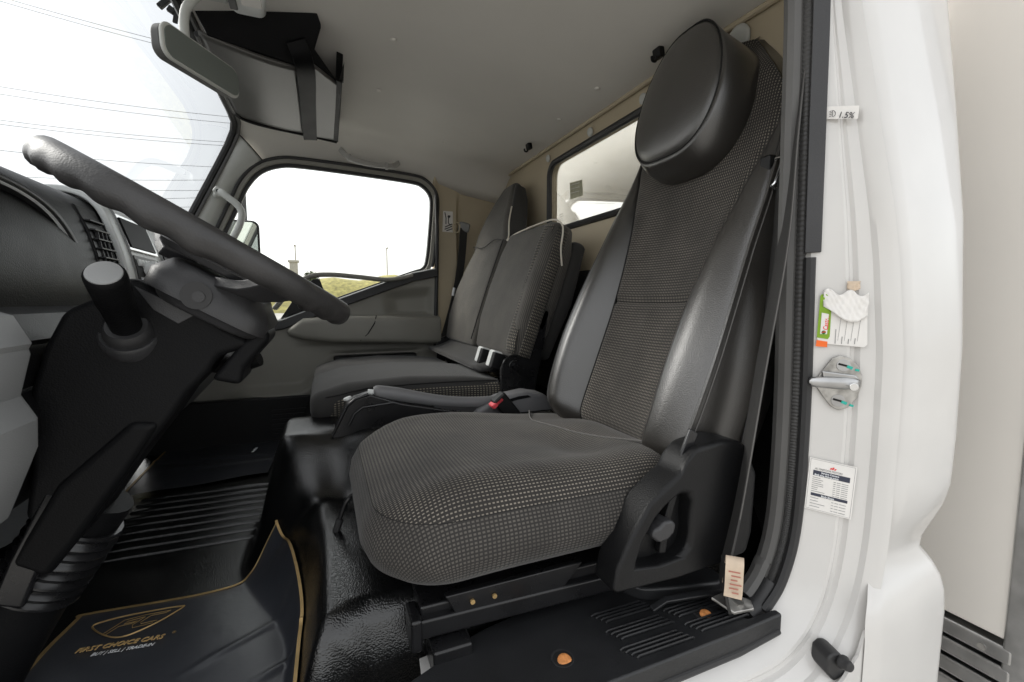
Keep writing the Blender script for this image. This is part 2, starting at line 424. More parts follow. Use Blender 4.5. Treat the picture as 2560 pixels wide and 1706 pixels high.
# ================================================================== CAB SHELL
cab = thing('truck_cab', 'white truck cab seen through its open driver door', 'truck cab', (.2,1.2,-.6))
def ceil_z(X, Y):
    z = interp(((-.30,.612),(-.1,.624),(.235,.628),(.5,.592),(.80,.545)), X)
    z -= .012*math.exp(-((X-.20)/.035)**2)*0
    e = max(0, (Y-1.84)/.17); z -= .115*e*e
    e = max(0, (.64-Y)/.22); z -= .07*e*e
    return z
lin = grid('roof_lining', 44, 50, lambda u, v: (lerp(-.262,.80,u), lerp(.42,2.005,v), ceil_z(lerp(-.262,.80,u), lerp(.42,2.005,v))), MT['lining'], cab, solid=.03, soff=1, angle=20)
for X, Y in ((.182,1.18),(.178,1.47),(.695,1.08),(.70,1.30),(.45,1.75)):
    disc('lining_plug', (X,Y,ceil_z(X,Y)+.0005), (.05,0,-1), .008, .005, MT['lining'], lin, n=14, dome=1)
# cove strip of the lining over the rear wall and its plugs
tube('rear_cove_bead', [(.772, y, .545 if y > .62 else .54) for y in (.45,.62,.8,1.0,1.2,1.4,1.6,1.8,1.98)], .006, MT['beige'], cab)
# rear wall with window opening
def rr_yz(y0, y1, z0, z1, r, n=6): return rrect(y0, y1, z0, z1, r, n)
WIN = rr_yz(.92, 1.515, .248, .487, .045, 8)
cyz = (1.22, .37)
def outrect(p, y0, y1, z0, z1):
    dy, dz = p[0]-cyz[0], p[1]-cyz[1]
    t = min(((y1-cyz[0])/dy if dy > 0 else (y0-cyz[0])/dy if dy < 0 else 9e9), ((z1-cyz[1])/dz if dz > 0 else (z0-cyz[1])/dz if dz < 0 else 9e9))
    return (cyz[0]+dy*t, cyz[1]+dz*t)
# snap the outer loop so the wall's corners are kept
OUT = [outrect(p, .48, 2.01, .09, .553) for p in WIN]
def snap(L, cor):
    for c in cor:
        k = min(range(len(L)), key=lambda i: (L[i][0]-c[0])**2+(L[i][1]-c[1])**2); L[k] = c
    return L
OUT = snap(OUT, [(.48,.09),(.48,.553),(2.01,.09),(2.01,.553)])
rw = ringplate('rear_wall', [(.78,y,z) for y, z in WIN], [(.78,y,z) for y, z in OUT], (.03,0,0), MT['beige'], cab, smooth=False)
tube('rear_window_seal', [(.778,y,z) for y, z in WIN], .0105, MT['rubber'], cab, closed=True)
rg = prism('rear_window', [(.786,y,z) for y, z in WIN], (.004,0,0), MT['reargl'], cab, smooth=False)
grid('rear_wall_lower', 6, 40, lambda u, v: (.776-.006*math.sin(u*math.pi)-.012*ss(.55,.62,u), lerp(.47,2.01,v), lerp(.092,-.54,u)), MT['wallshade'], cab, solid=.02)  # near-black colour carries the seats' shadow on the lower wall
for z in (.052, .0): tube('wall_rib', [(.772,y,z) for y in (.6,1.2,1.9)], .005, MT['wallshade'], cab, n=6)
for y, rad in ((1.519,.013),(1.239,.014),(.99,.014),(.70,.026)):
    disc('rear_wall_plug', (.775,y,.512), (-1,0,-.15), rad, .006, MT['pillar'], rw, n=18, dome=1)
# outside of the cab behind the rear wall
rbox('rear_skin', (.83,1.22,-.22), (.06,1.66,.62), MT['white'], cab, bev=.01)
rbox('roof_skin', (.285,1.22,.70), (1.02,1.72,.05), MT['white'], cab, bev=.02)

# far rear quarter (passenger side pillar trim)
def quarter(u, v):
    X = lerp(.462,.80,u); Z = lerp(-.54,.532,v)
    Y = 2.0+.03*ss(.30,.36,u)*(1-ss(.80,.9,u))*ss(.05,.1,v)*(1-ss(.86,.97,v))-.010*(1-ss(0,.07,u))-.02*ss(.95,1,v)
    return (X, Y, Z)
grid('quarter_trim', 40, 40, quarter, MT['beige'], cab, solid=.02, soff=1)

# floor: footwell, seat riser, tunnel
def H(X, Y):
    k = ss(.93,1.03,Y)
    xf = lerp(-.066,-.165, ss(.70,1.0,Y)); xs = lerp(-.006,-.078,k); zt = lerp(-.388,-.278,k)
    k2 = ss(1.16,1.34,Y); xs = lerp(xs,-.015,k2); xf = lerp(xf,-.135,k2); zt = lerp(zt,-.315,k2)
    z = -.53+(zt+.53)*ss(xf, xs, X)
    z = lerp(-.535, z, ss(.535,.59,Y+.35*max(0,.04-X)))
    z += .012*math.exp(-((X+.01)/.03)**2-((Y-.90)/.04)**2)          # raised fold where the tunnel meets the seat box
    z -= .035*math.exp(-((X-.02)/.045)**2-((Y-.985)/.05)**2)       # pocket beside the brake bracket
    return z
def floorf(u, v):
    X = lerp(-.66,.14,u) if u < .96 else lerp(.14,.79,(u-.96)/.04); Y = lerp(.40,2.0,v)
    return (X, Y, H(X, Y))
flo = grid('floor', 120, 110, floorf, MT['vinyl'], cab, angle=180)
for k in range(9):
    y = 1.135+k*.040
    P = [(x, y+.004*math.sin(x*9), -.5350+.0035*ss(-.45,-.40,x)*(1-ss(-.19,-.165,x))) for x in [lerp(-.46,-.15,q/10) for q in range(11)]]
    tube('floor_rib', P, .0075, MT['vinyl'], flo, n=8)
# bulkhead under the dash
grid('bulkhead', 4, 4, lambda u, v: (-.655+.12*u*0, lerp(.40,2.0,v), lerp(-.54,.06,u)), MT['blackp'], cab, solid=.02, soff=1)

# windscreen: curved pane, seal, pillars
def wsx(z, Y): return lerp(-.256,-.60,(.618-z)/.70)-.06*(.618-z)*(1-((Y-1.19)/.76)**2)
def wsp(u, v):
    Y = lerp(.45,1.935,u); z = lerp(-.10,.618,v); return (wsx(z,Y), Y, z)
ws = grid('windscreen', 30, 16, wsp, MT['wind'], cab, angle=180)
loop = [wsp(1, v/10) for v in range(0, 9)]+[(lambda p: (p[0], p[1]-.004, p[2]))(wsp(1,.9)), wsp(.985,.965), wsp(.955,.995)]+[wsp(u/20, 1) for u in range(18, 0, -1)]+[wsp(.02,.97), wsp(0,.9)]+[wsp(0, v/10) for v in range(8, -1, -1)]
tube('windscreen_seal', loop, .0115, MT['rubber'], cab)
tube('windscreen_inner_lip', [(p[0]+.016, p[1]-(.0 if 1.0 < p[1] < 1.8 else 0), p[2]-.004) for p in loop], .006, MT['greyrub'], cab)
for px, (Yp, Zp) in enumerate(((1.45,.22),(1.48,.16),(1.06,.20),(1.2,.17))):
    q = disc('dirt_spot', (wsx(Zp,Yp)+.004, Yp, Zp), (1,0,.4), .0022, .0008, MT['rust' if px < 2 else 'greyprint'], ws, n=8)
# header rail between the lining and the glass
grid('header_trim', 4, 30, lambda u, v: (lerp(-.250, wsx(.618, lerp(.45,1.93,v))+.012, u), lerp(.45,1.93,v), lerp(ceil_z(-.262, lerp(.45,1.93,v))+.002,.612,u)), MT['pillar'], cab, solid=.02, soff=1)
# passenger side windscreen pillar
pin = [(-.62,1.925,-.12),(-.415,1.945,.292),(-.335,1.945,.46),(-.262,1.93,.60)]
pout = [(-.52,1.985,-.12),(-.315,1.985,.317),(-.265,1.985,.42),(-.185,1.965,.517)]
pin, pout = crom(pin, 6), crom(pout, 6)
def apil(u, v):
    i = v*(len(pin)-1); k = min(int(i), len(pin)-2); f = i-k
    a = pin[k].lerp(pin[k+1], f); b = pout[k].lerp(pout[k+1], f); p = a.lerp(b, u); p.y -= .022*math.sin(u*math.pi); return p
grid('windscreen_pillar_trim', 10, 24, apil, MT['pillar'], cab, solid=.01, soff=1)
tube('pillar_joint', [apil(u/8,1) for u in range(9)], .002, MT['seam'], cab, n=5)
# driver side windscreen pillar and roof rail above the open door (just out of the picture)
tube('driver_pillar', [(-.66,.44,-.15),(-.45,.43,.27),(-.30,.43,.55)], .035, MT['white'], cab, n=12)
tube('door_roof_rail', [(-.30,.43,.56),(.1,.42,.60),(.62,.42,.57)], .03, MT['white'], cab, n=12)

# ---------------------------------------------------------------- white door jamb, sill and outer skin
TUM = ((-.9,.004),(-.578,.004),(-.42,.003),(-.07,.005),(.12,.017),(.28,.036),(.44,.057),(.75,.10))
JP = crom([(.596,0,.75),(.609,0,.52),(.621,0,.393),(.627,0,.229),(.633,0,.043),(.641,0,-.13),(.641,0,-.26),(.634,0,-.357),(.612,0,-.425),(.572,0,-.460),(.50,0,-.468),(.3,0,-.468),(.0,0,-.468),(-.5,0,-.468)], 8)
def jamb_sec(i):
    p = JP[i]; a = JP[max(0,i-1)]; b = JP[min(len(JP)-1,i+1)]; t = (b-a).normalized(); nn = Vector((-t.z, 0, t.x))
    if nn.x < 0 and nn.z > 0: nn = -nn
    up = interp(((-.1,1),(.05,.96),(.22,.66),(.37,.44),(.75,.35)), p.z)
    dy = interp(TUM, p.z) if p.z > -.1 else .005
    out = []
    for a_, y in ((0,.445),(0,.432),(.012,.421),(.028,.406),(.033,.399),(.037,.397),(.041,.3985),(.046,.3965),(.0475,.389),(.056,.380),(.0605,.376),(.062,.368),(.070,.357),(.078,.352)):
        q = p+nn*a_*up; out.append(Vector((q.x, y+dy*ss(.45,.36,y), q.z)))
    return out
JS = [jamb_sec(i) for i in range(len(JP))]
jamb = loft('door_jamb', JS, MT['white'], cab, closed=False, angle=22)
def jpt(z, a, off=.0012):
    """point on the flat of the jamb at height z, distance a from the seal, and its outward normal"""
    x = interp([(p.z, p.x) for p in reversed(JP) if p.z > -.43], z); n = Vector((-.69,-.72,0)).normalized()
    return Vector((x+a, .432-a*.94, z))+n*off
JR, JN = Vector((.72,-.69,0)), Vector((-.69,-.72,0))
# outer skin: from the jamb edge back to the rear corner
def skinY(z): return interp(((-.9,.345),(-.46,.344),(-.425,.347),(-.40,.357),(-.375,.378),(-.365,.377),(-.30,.356),(-.27,.352),(-.07,.352+.004),(.12,.352+.017),(.28,.352+.036),(.44,.352+.057),(.75,.352+.10)), z)
def skin(u, v):
    z = lerp(-.86,.75,v)
    x0 = interp([(p[-1].z, p[-1].x) for p in reversed(JS[:60]) if p[-1].z > -.45], max(z,-.40))
    x0 = lerp(x0, .664, ss(-.37,-.44,z))
    xe = interp(((-.86,.862),(-.46,.868),(-.41,.866),(-.375,.857),(-.30,.870),(-.2,.88),(.1,.885),(.75,.885)), z)
    y = skinY(z)
    if u < .7:
        s = u/.7; return (lerp(x0, xe-.03, s), y-.004*math.sin(s*math.pi)+(.006*(1-ss(0,.12,s))), z)
    a = (u-.7)/.3*math.pi/2; rr = .03
    return (xe-rr+rr*math.sin(a), y+rr*(1-math.cos(a))+.16*ss(.75,1,(u-.7)/.3), z)
grid('cab_corner_skin', 26, 90, skin, MT['white'], cab, angle=180)
rbox('cab_back_panel', (.845,.70,-.2), (.04,.36,1.3), MT['white'], cab, bev=.01)
prism('sill_corner', [(.54,.3515,-.545),(.575,.3515,-.532),(.60,.3515,-.522),(.63,.3515,-.503),(.655,.3515,-.48),(.668,.3515,-.45),(.70,.3515,-.44),(.71,.3515,-.62),(.54,.3515,-.62)], (0,.004,0), MT['white'], cab, smooth=False)
# lower sill body outside the step plate
grid('sill_skin', 6, 10, lambda u, v: (lerp(-.6,.70,v), .352-.02*u+.0*v, lerp(-.545,-.86,u)), MT['white'], cab, solid=.01, angle=180)
tube('paint_crack', [(.712,.3505,-.468),(.7095,.350,-.50),(.709,.349,-.525)], .0011, MT['greyprint'], cab, n=5)

# door seal: smooth inner lip, ribbed bulb, dark outer strip
SP = [Vector((p.x-.012, .446, p.z+.0)) for p in JP[:80]]
SPd = crom([(.600,.45,.75),(.613,.45,.52),(.625,.45,.393),(.631,.45,.229),(.637,.45,.043),(.644,.45,-.13),(.644,.45,-.26),(.636,.45,-.352),(.612,.45,-.415),(.580,.449,-.447)], 110)
tube('door_seal', SPd, [.0102+(.0011 if (i//2) % 2 else 0) for i in range(len(SPd))], MT['ribrub'], cab, n=10, angle=80)
tube('seal_inner_lip', [(p.x-.010, p.y+.014, p.z+(.006 if p.z < -.4 else 0)) for p in SPd[::8]], .0135, MT['greyrub'], cab, n=10)
SO = [Vector((p.x+.001, .437, p.z)) for p in JP if p.z > .045]
ribbon('seal_outer_strip', [(p.x-.002, .4305, p.z) for p in SO], (.72,-.69,0), .020, .006, MT['darkp'], cab, bev=.0015)
tube('seal_outer_edge', [(p.x-.005, .434, p.z) for p in SPd[::10] if p.z < .06], .0075, MT['rubber'], cab, n=8)
tube('seal_joint_sleeve', [(.607,.4495,-.421),(.594,.449,-.436),(.578,.448,-.448),(.548,.442,-.455)], .0155, MT['rubber'], cab, n=12)

# ================================================================== PASSENGER DOOR
pd = thing('passenger_door', 'grey passenger door with window on the far side of the cab', 'door', (.0,1.97,-.5))
GL = crom([(-.40,.06),(-.267,.354),(-.232,.425),(-.180,.484),(-.10,.508),(.15,.501),(.385,.490),(.432,.462),(.443,.41),(.428,.26),(.413,.145),(.30,.085),(.05,-.008),(-.20,-.105),(-.36,-.09)], 6, True) if False else None
glp = [(-.45,-.02),(-.36,.15),(-.267,.352),(-.236,.42),(-.19,.475),(-.125,.503),(-.05,.508),(.15,.502),(.36,.491),(.41,.478),(.438,.447),(.443,.40),(.433,.28),(.421,.18),(.405,.142),(.36,.125),(.20,.066),(.03,.002),(-.14,-.066),(-.35,-.15),(-.44,-.12)]
GL = [(p.x, p.z) for p in crom([(x,0,z) for x, z in glp], 4, True)]
cg = (.05,.24)
def offs(L, d):
    out = []; n = len(L)
    for i in range(n):
        a, b = L[i-1], L[(i+1) % n]; tx, tz = b[0]-a[0], b[1]-a[1]; l = math.hypot(tx, tz); nx, nz = -tz/l, tx/l
        if nx*(L[i][0]-cg[0])+nz*(L[i][1]-cg[1]) < 0: nx, nz = -nx, -nz
        out.append((L[i][0]+nx*d, L[i][1]+nz*d))
    return out
wg = prism('window_glass', [(x,1.985,z) for x, z in GL], (0,.004,0), MT['sidegl'], pd, smooth=False)
ringplate('window_rubber', [(x,1.978,z) for x, z in GL], [(x,1.978,z) for x, z in offs(GL,.014)], (0,.02,0), MT['rubber'], pd, bev=.003)
ringplate('window_frame', [(x,1.968,z) for x, z in offs(GL,.012)], [(x,1.966,z) for x, z in offs(GL,.03)], (0,.03,0), MT['doorgrey'], pd, bev=.003)
tube('door_weatherstrip', [(x,1.966,z) for x, z in offs(GL,.032) if x > -.45 and z > .10-.3*(x < .2)*0 and z > .13], .006, MT['rubber'], pd)
tube('rear_door_weatherstrip', [(.466,1.962,.45),(.468,1.962,.30),(.463,1.962,.10),(.455,1.96,-.10),(.45,1.96,-.30)], .0085, MT['rubber'], pd)
def belt(x): return interp(((-.6,-.17),(-.14,-.085),(.03,-.018),(.20,.046),(.36,.105),(.47,.128)), x)
def doorf(u, v):
    X = lerp(-.60,.468,u); zt = belt(X); Z = lerp(zt,-.56,v)
    Y = 1.962
    # armrest bulge
    arm = ss(-.13,-.02,X)*ss(-.185,-.160,Z)*(1-ss(-.075,-.058,Z))
    Y -= .012*arm
    # pull recess behind the grip
    rec = ss(.22,.30,X+.25*(Z+.0))*(1-ss(.42,.455,X))*ss(-.07,-.045,Z)*(1-ss(.0,.055,Z-.1*(X-.3)))
    Y += .035*rec
    # lower map pocket with a rounded lip, and the hollow behind it
    lip = -.335-.10*(X+.1)*0+.11*ss(-.10,.05,X)
    poc = ss(lip+.015,lip-.03,Z)*ss(-.36,-.18,X)
    Y -= .07*poc
    Y += .03*ss(-.20,-.23,Z)*(1-ss(-.255,-.285,Z))*ss(.0,.08,X)*(1-ss(.36,.40,X))
    Y -= .018*ss(-.30,-.50,X)
    return (X, Y, Z)
dtp = grid('trim_panel', 110, 110, doorf, MT['doorgrey'], pd, solid=.02, soff=1, angle=180)
slab('armrest', lambda h, y, d: Vector((h, y, d)), [(-.125,1.925,1.965,-.135,-.105),(-.07,1.895,1.965,-.150,-.070),(.04,1.876,1.965,-.164,-.062),(.25,1.872,1.965,-.172,-.062),(.462,1.876,1.965,-.184,-.066)], MT['doorgrey'], pd, r=.022, endr=.012)
tube('armrest_split_line', [doorf((.192+.6)/1.068, q) + () for q in ()] or [(.200,1.90,-.0615),(.197,1.880,-.065),(.190,1.8725,-.09),(.165,1.8735,-.13),(.135,1.879,-.158)], .0022, MT['seam'], pd, n=5)
tube('switch_slot', [(.02,1.893,-.0605),(.075,1.893,-.0605)], .005, MT['blackp'], pd, n=8)
rbox('pocket_slot', (.20,1.955,-.237), (.33,.05,.030), MT['blackp'], pd, bev=.008)
bs = [(x, 1.956, belt(x)+.004) for x in (-.55,-.3,-.14,.03,.12,.20,.28,.36,.464)]
ribbon('belt_trim', [(x,y-.004,z-.012) for x, y, z in bs], (0,.25,1), .034, .012, MT['rubber'], pd, bev=.004)
tube('belt_upper_strip', [(x,y+.006,z+.007) for x, y, z in bs], .0028, MT['silver'], pd, n=6)  # thin silver line along the upper edge of the belt trim
tube('belt_lower_strip', [(x,y+.003,z+.000) for x, y, z in bs], .0022, MT['silver'], pd, n=6)
arch = crom([(-.17,1.955,-.035),(-.10,1.95,.05),(-.04,1.95,.092),(.036,1.95,.101),(.14,1.95,.094),(.26,1.95,.085),(.36,1.952,.105)], 6)
ribbon('arch_bar', arch, (0,.1,1), .017, .03, MT['doorgrey'], pd, bev=.008)
prism('mirror_corner_panel', [(-.15,1.968,-.07),(-.07,1.968,.052),(-.03,1.968,.083),(-.005,1.968,.085),(.024,1.968,-.005)], (0,.012,0), MT['blackp'], pd, bev=.002)
rbox('lock_flag', (-.015,1.963,.02), (.012,.004,.014), MT['red'], pd, bev=.001)
spk = prism('speaker_panel', [(x,1.878,z) for x, z in rrect(-.58,.0,-.56,-.36,.04,6)], (0,.04,0), MT['blackp'], pd, bev=.006)
for k in range(7): rbox('grille_bar', (-.12,1.8765,-.41-.018*k), (.13,.004,.007), MT['blackp'], spk, bev=.0015)

# far door mirror outside
dm = thing('door_mirror', 'black door mirror outside the passenger window', 'mirror', (-.33,2.3,.1))
sh = [(x,2.28,z) for x, z in rrect(-.395,-.238,.09,.345,.03,5)]
prism('mirror_shell', sh, (-.02,.10,0), MT['blackp'], dm, bev=.012)
prism('mirror_glass', [(x,2.279,z) for x, z in rrect(-.385,-.248,.10,.335,.024,5)], (0,-.003,0), MT['mirrorm'], dm, smooth=False)
tube('mirror_arm', [(-.40,2.31,.16),(-.46,2.15,.10),(-.47,2.0,.06)], .013, MT['blackp'], dm)

# ================================================================== DASHBOARD
db = thing('dashboard', 'black and grey dashboard behind the steering wheel', 'dashboard', (-.45,1.2,-.3))
PROF = [(-.63,.06),(-.60,.10),(-.52,.168),(-.45,.188),(-.405,.185),(-.378,.165),(-.360,.12),(-.348,.07),(-.343,.02),(-.350,-.03)]
def prof_ring(prof, y, n=5): return [Vector((p.x, y, p.z)) for p in crom([(x,0,z) for x, z in prof], n)]
loft('dash_top', [prof_ring(PROF, lerp(.70,1.93,k/12)) for k in range(13)], MT['blackp'], db, closed=False, angle=180)
LOW = [(-.350,-.03),(-.335,-.075),(-.30,-.15),(-.292,-.19),(-.30,-.21),(-.36,-.275),(-.49,-.405),(-.60,-.44),(-.655,-.44)]
loft('lower_dash_panel', [prof_ring([(x+(.05 if y < 1.3 else 0)*ss(1.3,1.15,y)*0, z) for x, z in LOW], y) for y in [lerp(1.02,1.93,k/12) for k in range(13)]], MT['dashgrey'], db, closed=False, angle=180)
# driver-side lower panel: stepped ledge, chamfers, knee panel
NP = [(-.46,.0),(-.32,-.008),(-.30,-.016),(-.287,-.046),(-.290,-.052),(-.289,-.058),(-.300,-.102),(-.288,-.128),(-.290,-.16),(-.318,-.232),(-.40,-.30)]
V = []; F = []
rings = []
for y in (.42,.50,.58,.64,.652,.655):
    ins = {.652:.004,.655:.012}.get(y, 0)
    rings.append([Vector((x-ins-(.02*ss(.55,.42,y)), y, z)) for x, z in NP])
loft('driver_side_panel', rings, MT['dashgrey'], db, closed=False, solid=.02, bev=.003) if False else loft('driver_side_panel', rings, MT['dashgrey'], db, closed=False, angle=25)
loft('panel_side_recess', [[Vector((x-.022, y, z)) for x, z in NP] for y in (.655,1.02)], MT['blackp'], db, closed=False, angle=25)
# instrument hood: tunnel swept forward
def hood_out(x, s):   # outline in y,z: right leg, crown, left leg ; s scales outwards
    return [Vector((x, .70+ (y-.70)*s, -.015+(z+.015)*s)) for y, z in ((.955,-.03),(.955,.01),(.945,.05),(.915,.09),(.865,.122),(.80,.138),(.72,.142),(.64,.138),(.57,.122),(.52,.09),(.50,.04),(.50,-.03))]
def hood(x, s): return crom(hood_out(x, s), 4)
hr = [hood(-.60,.94), hood(-.50,.95), hood(-.40,.97), hood(-.362,1.0), hood(-.352,1.03), hood(-.352,1.07), hood(-.365,1.10), hood(-.42,1.13), hood(-.52,1.15), hood(-.60,1.15)]
hd = loft('instrument_hood', hr, MT['darkp'], db, closed=False, angle=180)
loft('hood_lip', [hood(-.3565,1.005), hood(-.3535,1.018), hood(-.356,1.03)], MT['silver'], hd, closed=False, angle=180)
prism('instrument_face', [(-.545,p.y,p.z) for p in hood(-.5,.97)], (-.01,0,0), MT['darkp'], db, smooth=False)
def lens(u, v):
    p = hood(-.47,.955); n_ = len(p)-1; i = min(int(u*n_), n_-1); q = p[i].lerp(p[i+1], u*n_-i); c = Vector((-.40,.70,-.035))
    r_ = c.lerp(q, v); r_.x -= .03*math.sin(v*math.pi*.5)+.02*(r_.z)*2; return r_
grid('instrument_lens', 40, 8, lens, mat('lens_smoke', (.06,.064,.07), .16, var=.3, vscale=14, spec=.8), db, angle=180)
tube('wiring_rod', [(-.44,.62,.06),(-.40,.78,.02),(-.372,.90,-.008)], .0035, MT['blackp'], db, n=6)
# ledge of the cluster bottom
grid('cluster_ledge', 6, 20, lambda u, v: (lerp(-.335,-.47,u), lerp(.45,.955,v), -.018-.01*u+.006*math.sin(v*3.1)), MT['dashgrey'], db, solid=.01, angle=180)
rbox('hood_latch', (-.47,.76,.165), (.05,.11,.02), MT['darkp'], db, bev=.008)
# vent stack between hood and centre arch, fins one by one
def prof_at(z, dx=0):
    return interp(sorted([(pz, px) for px, pz in PROF[5:]]), z)+dx
vb = prism('vent_surround', [(prof_at(z,-.0)+.004,.985,z) for z in (.16,.12,.08,.04,.0,-.03)]+[(-.46,.985,-.03),(-.46,.985,.16)], (0,.075,0), MT['blackp'], db, bev=.003)
for k in range(9):
    z = .135-k*.0155
    rbox('vent_fin', (prof_at(z)+.007,1.022,z), (.008,.058,.003), MT['darkp'], vb, bev=.0008)
for k in range(3): rbox('vent_vane', (prof_at(.07)+.004,1.006+k*.016,.06), (.006,.0025,.125), MT['darkp'], vb, rot=axes((1,0,0),(0,1,0)) if False else Matrix.Rotation(R(-9),3,'Y'), bev=.0006)
# silver arch trim following the dash profile
AP = crom([(-.52,0,.176),(-.45,0,.196),(-.400,0,.194),(-.370,0,.170),(-.352,0,.12),(-.340,0,.07),(-.335,0,.02),(-.342,0,-.035)], 6)
ribbon('centre_arch_trim', [(p.x, 1.083, p.z) for p in AP], (0,1,0), .036, .012, MT['silver'], db, bev=.004)
tube('arch_edge_line', [(p.x+.006, 1.100, p.z+.003) for p in AP], .0028, MT['dashgrey'], db, n=6)
ribbon('centre_arch_trim_far', [(p.x, 1.385, p.z) for p in AP], (0,1,0), .05, .012, MT['silver'], db, bev=.004)
rc = ribbon('radio_panel', [(p.x-.004, 1.235, p.z-.002) for p in AP[8:]], (0,1,0), .265, .012, MT['silver'], db, bev=.003)
def onp(y, z, off=.004): 
    return Vector((interp(sorted([(p.z, p.x) for p in AP[12:]]), z)+off, y, z))
def facebox(name, y0, y1, z0, z1, th, off, m, parent, bev=.001):
    a, b = onp((y0+y1)/2, z0, off), onp((y0+y1)/2, z1, off); up = (b-a); c = (a+b)/2
    return rbox(name, c, (th, y1-y0, up.length), m, parent, rot=axes(Vector((0,1,0)).cross(up), (0,1,0)), bev=bev)
facebox('screen_bezel', 1.112,1.275,.098,.166,.004,.005, MT['chrome'], rc)
facebox('radio_screen', 1.120,1.262,.104,.160,.004,.0068, MT['screen'], rc)
facebox('radio_buttons', 1.118,1.262,.028,.088,.004,.005, MT['darkp'], rc)
for k in range(4): facebox('button', 1.126+k*.018,1.140+k*.018,.068,.082,.004,.008, MT['silver'], rc)
for k in range(5): facebox('button', 1.126+k*.026,1.146+k*.026,.034,.046,.004,.008, MT['whitep'], rc)
kp = onp(1.165,.060,.006); disc('volume_knob', kp, (1,0,.25), .017, .022, MT['silver'], rc, n=24, bev=.002)
kp = onp(1.325,.098,.006); disc('socket_hole', kp, (1,0,.25), .016, .003, MT['screen'], rc, n=24)

# ================================================================== STEERING
SC = Vector((-.134,.76,.078)); W1 = Vector((.855,0,-.518)).normalized(); W2 = Vector((0,1,0)); WN = Vector((.518,0,.855)).normalized()
sw = thing('steering_wheel', 'black worn steering wheel seen edge on', 'steering wheel', tuple(SC))
V = []; F = []; NA, NB = 192, 18
for i in range(NA):
    ph = 2*math.pi*i/NA; rad = W1*math.cos(ph)+W2*math.sin(ph); c = SC+rad*.186
    for j in range(NB):
        th = 2*math.pi*j/NB; rr = .0155+(.0034*(.5+.5*math.cos(ph*26))*max(0, -math.sin(th)) if math.cos(ph) < .2 or math.cos(ph) > .75 else 0)
        V.append(c+rad*math.cos(th)*rr+WN*math.sin(th)*rr*1.08)
for i in range(NA):
    for j in range(NB): F.append((i*NB+j, ((i+1) % NA)*NB+j, ((i+1) % NA)*NB+(j+1) % NB, i*NB+(j+1) % NB))
mesh('rim', V, F, mat('worn_wheel_rim', (.032,.031,.031), .42, var=.35, vscale=22, bump=('v',420,.3,.0006)), sw)
def wf(a, b, c): return SC+W1*a+W2*b+WN*c
hub = slab('hub', lambda h, y, d: wf(y, d, h), [(-.092,-.020,.112,-.085,.085),(-.080,-.032,.118,-.09,.09),(-.060,-.034,.116,-.09,.09),(-.036,-.026,.100,-.082,.082)], MT['darkp'], sw, r=.035, endr=.014, n=6)
slab('horn_pad', lambda h, y, d: wf(y, d, h), [(-.030,-.040,.075,-.085,.085),(-.022,-.043,.078,-.088,.088),(-.012,-.036,.066,-.078,.078)], MT['darkp'], sw, r=.03, endr=.004, n=6)
disc('screw_recess', wf(.030,-.0905,-.066), (0,-1,0), .017, .0015, MT['rubber'], hub, n=22)
disc('screw_head', wf(.033,-.0915,-.066), (0,-1,0), .007, .002, MT['darkp'], hub, n=14)
for sa, sb in ((-.09,.13),(.10,.12),(.10,-.12)):
    e = Vector((sa, sb)).normalized()*.184
    P = crom([wf(sa*.45, sb*.42, -.045), wf(sa*.8, sb*.78, -.03), wf(e.x*.9, e.y*.9, -.008), wf(e.x, e.y, 0)], 5)
    ribbon('spoke', P, W1*(-e.y)+W2*e.x, [.05]*4+[.042]*6+[.036]*(len(P)-10), .014, MT['darkp'], sw, bev=.004)
# column shroud
stc = thing('steering_column', 'black plastic steering column cover reaching down to the floor', 'steering column', (-.40,.77,-.5))
shp = [(-.283,-.012),(-.257,.001),(-.218,.030),(-.155,-.008),(-.098,-.050),(-.090,-.062),(-.129,-.074),(-.142,-.095),(-.165,-.120),(-.186,-.152),(-.232,-.215),(-.280,-.288),(-.336,-.262),(-.326,-.20),(-.320,-.106),(-.304,-.055)]
prism('upper_shroud', [(x,.70,z) for x, z in shp], (0,.075,0), MT['colblack'], stc, bev=.013, seg=4)
prism('lower_shroud', [(x,.715,z) for x, z in ((-.225,-.15),(-.195,-.155),(-.232,-.213),(-.285,-.292),(-.318,-.335),(-.352,-.31),(-.30,-.22))], (0,-.022,0), MT['colblack'], stc, bev=.010, seg=4)
prism('ignition_cover', [(x,.70,z) for x, z in ((-.10,-.055),(-.072,-.036),(-.066,-.052),(-.10,-.092),(-.105,-.115),(-.14,-.105))], (0,.10,0), MT['colblack'], stc, bev=.008)
tube('tilt_lever', [(-.165,.80,-.09),(-.125,.79,-.098),(-.09,.78,-.088)], [.016,.015,.011], MT['colblack'], stc, n=12)
colp = [(-.285,.755,-.26),(-.355,.755,-.37),(-.405,.755,-.46),(-.44,.755,-.53)]
tube('column_shaft', colp, .042, MT['colblack'], stc, n=20)
prism('shroud_seam_plate', [(x,.6985,z) for x, z in ((-.213,.018),(-.150,-.018),(-.170,-.03),(-.195,-.012))], (0,.003,0), MT['darkp'], stc, bev=.001)
bt = [Vector(colp[0]).lerp(Vector(colp[1]), .25+k/40*.75) for k in range(41)]
tube('rubber_boot', bt, [.047+.003*math.sin(k*1.15) for k in range(41)], MT['blackmetal'], stc, n=24)
ribbon('wiring_cover', [(-.30,.705,-.235),(-.335,.70,-.31),(-.355,.70,-.36)], (1,0,.2), .03, .012, MT['blackmetal'], stc, bev=.004)
stk = thing('indicator_stalk', 'thick black stalk with grey end cap beside the steering column', 'stalk', (-.222,.70,-.037))
A, B = Vector((-.222,.70,-.037)), Vector((-.213,.617,.030)); ax = (B-A).normalized()
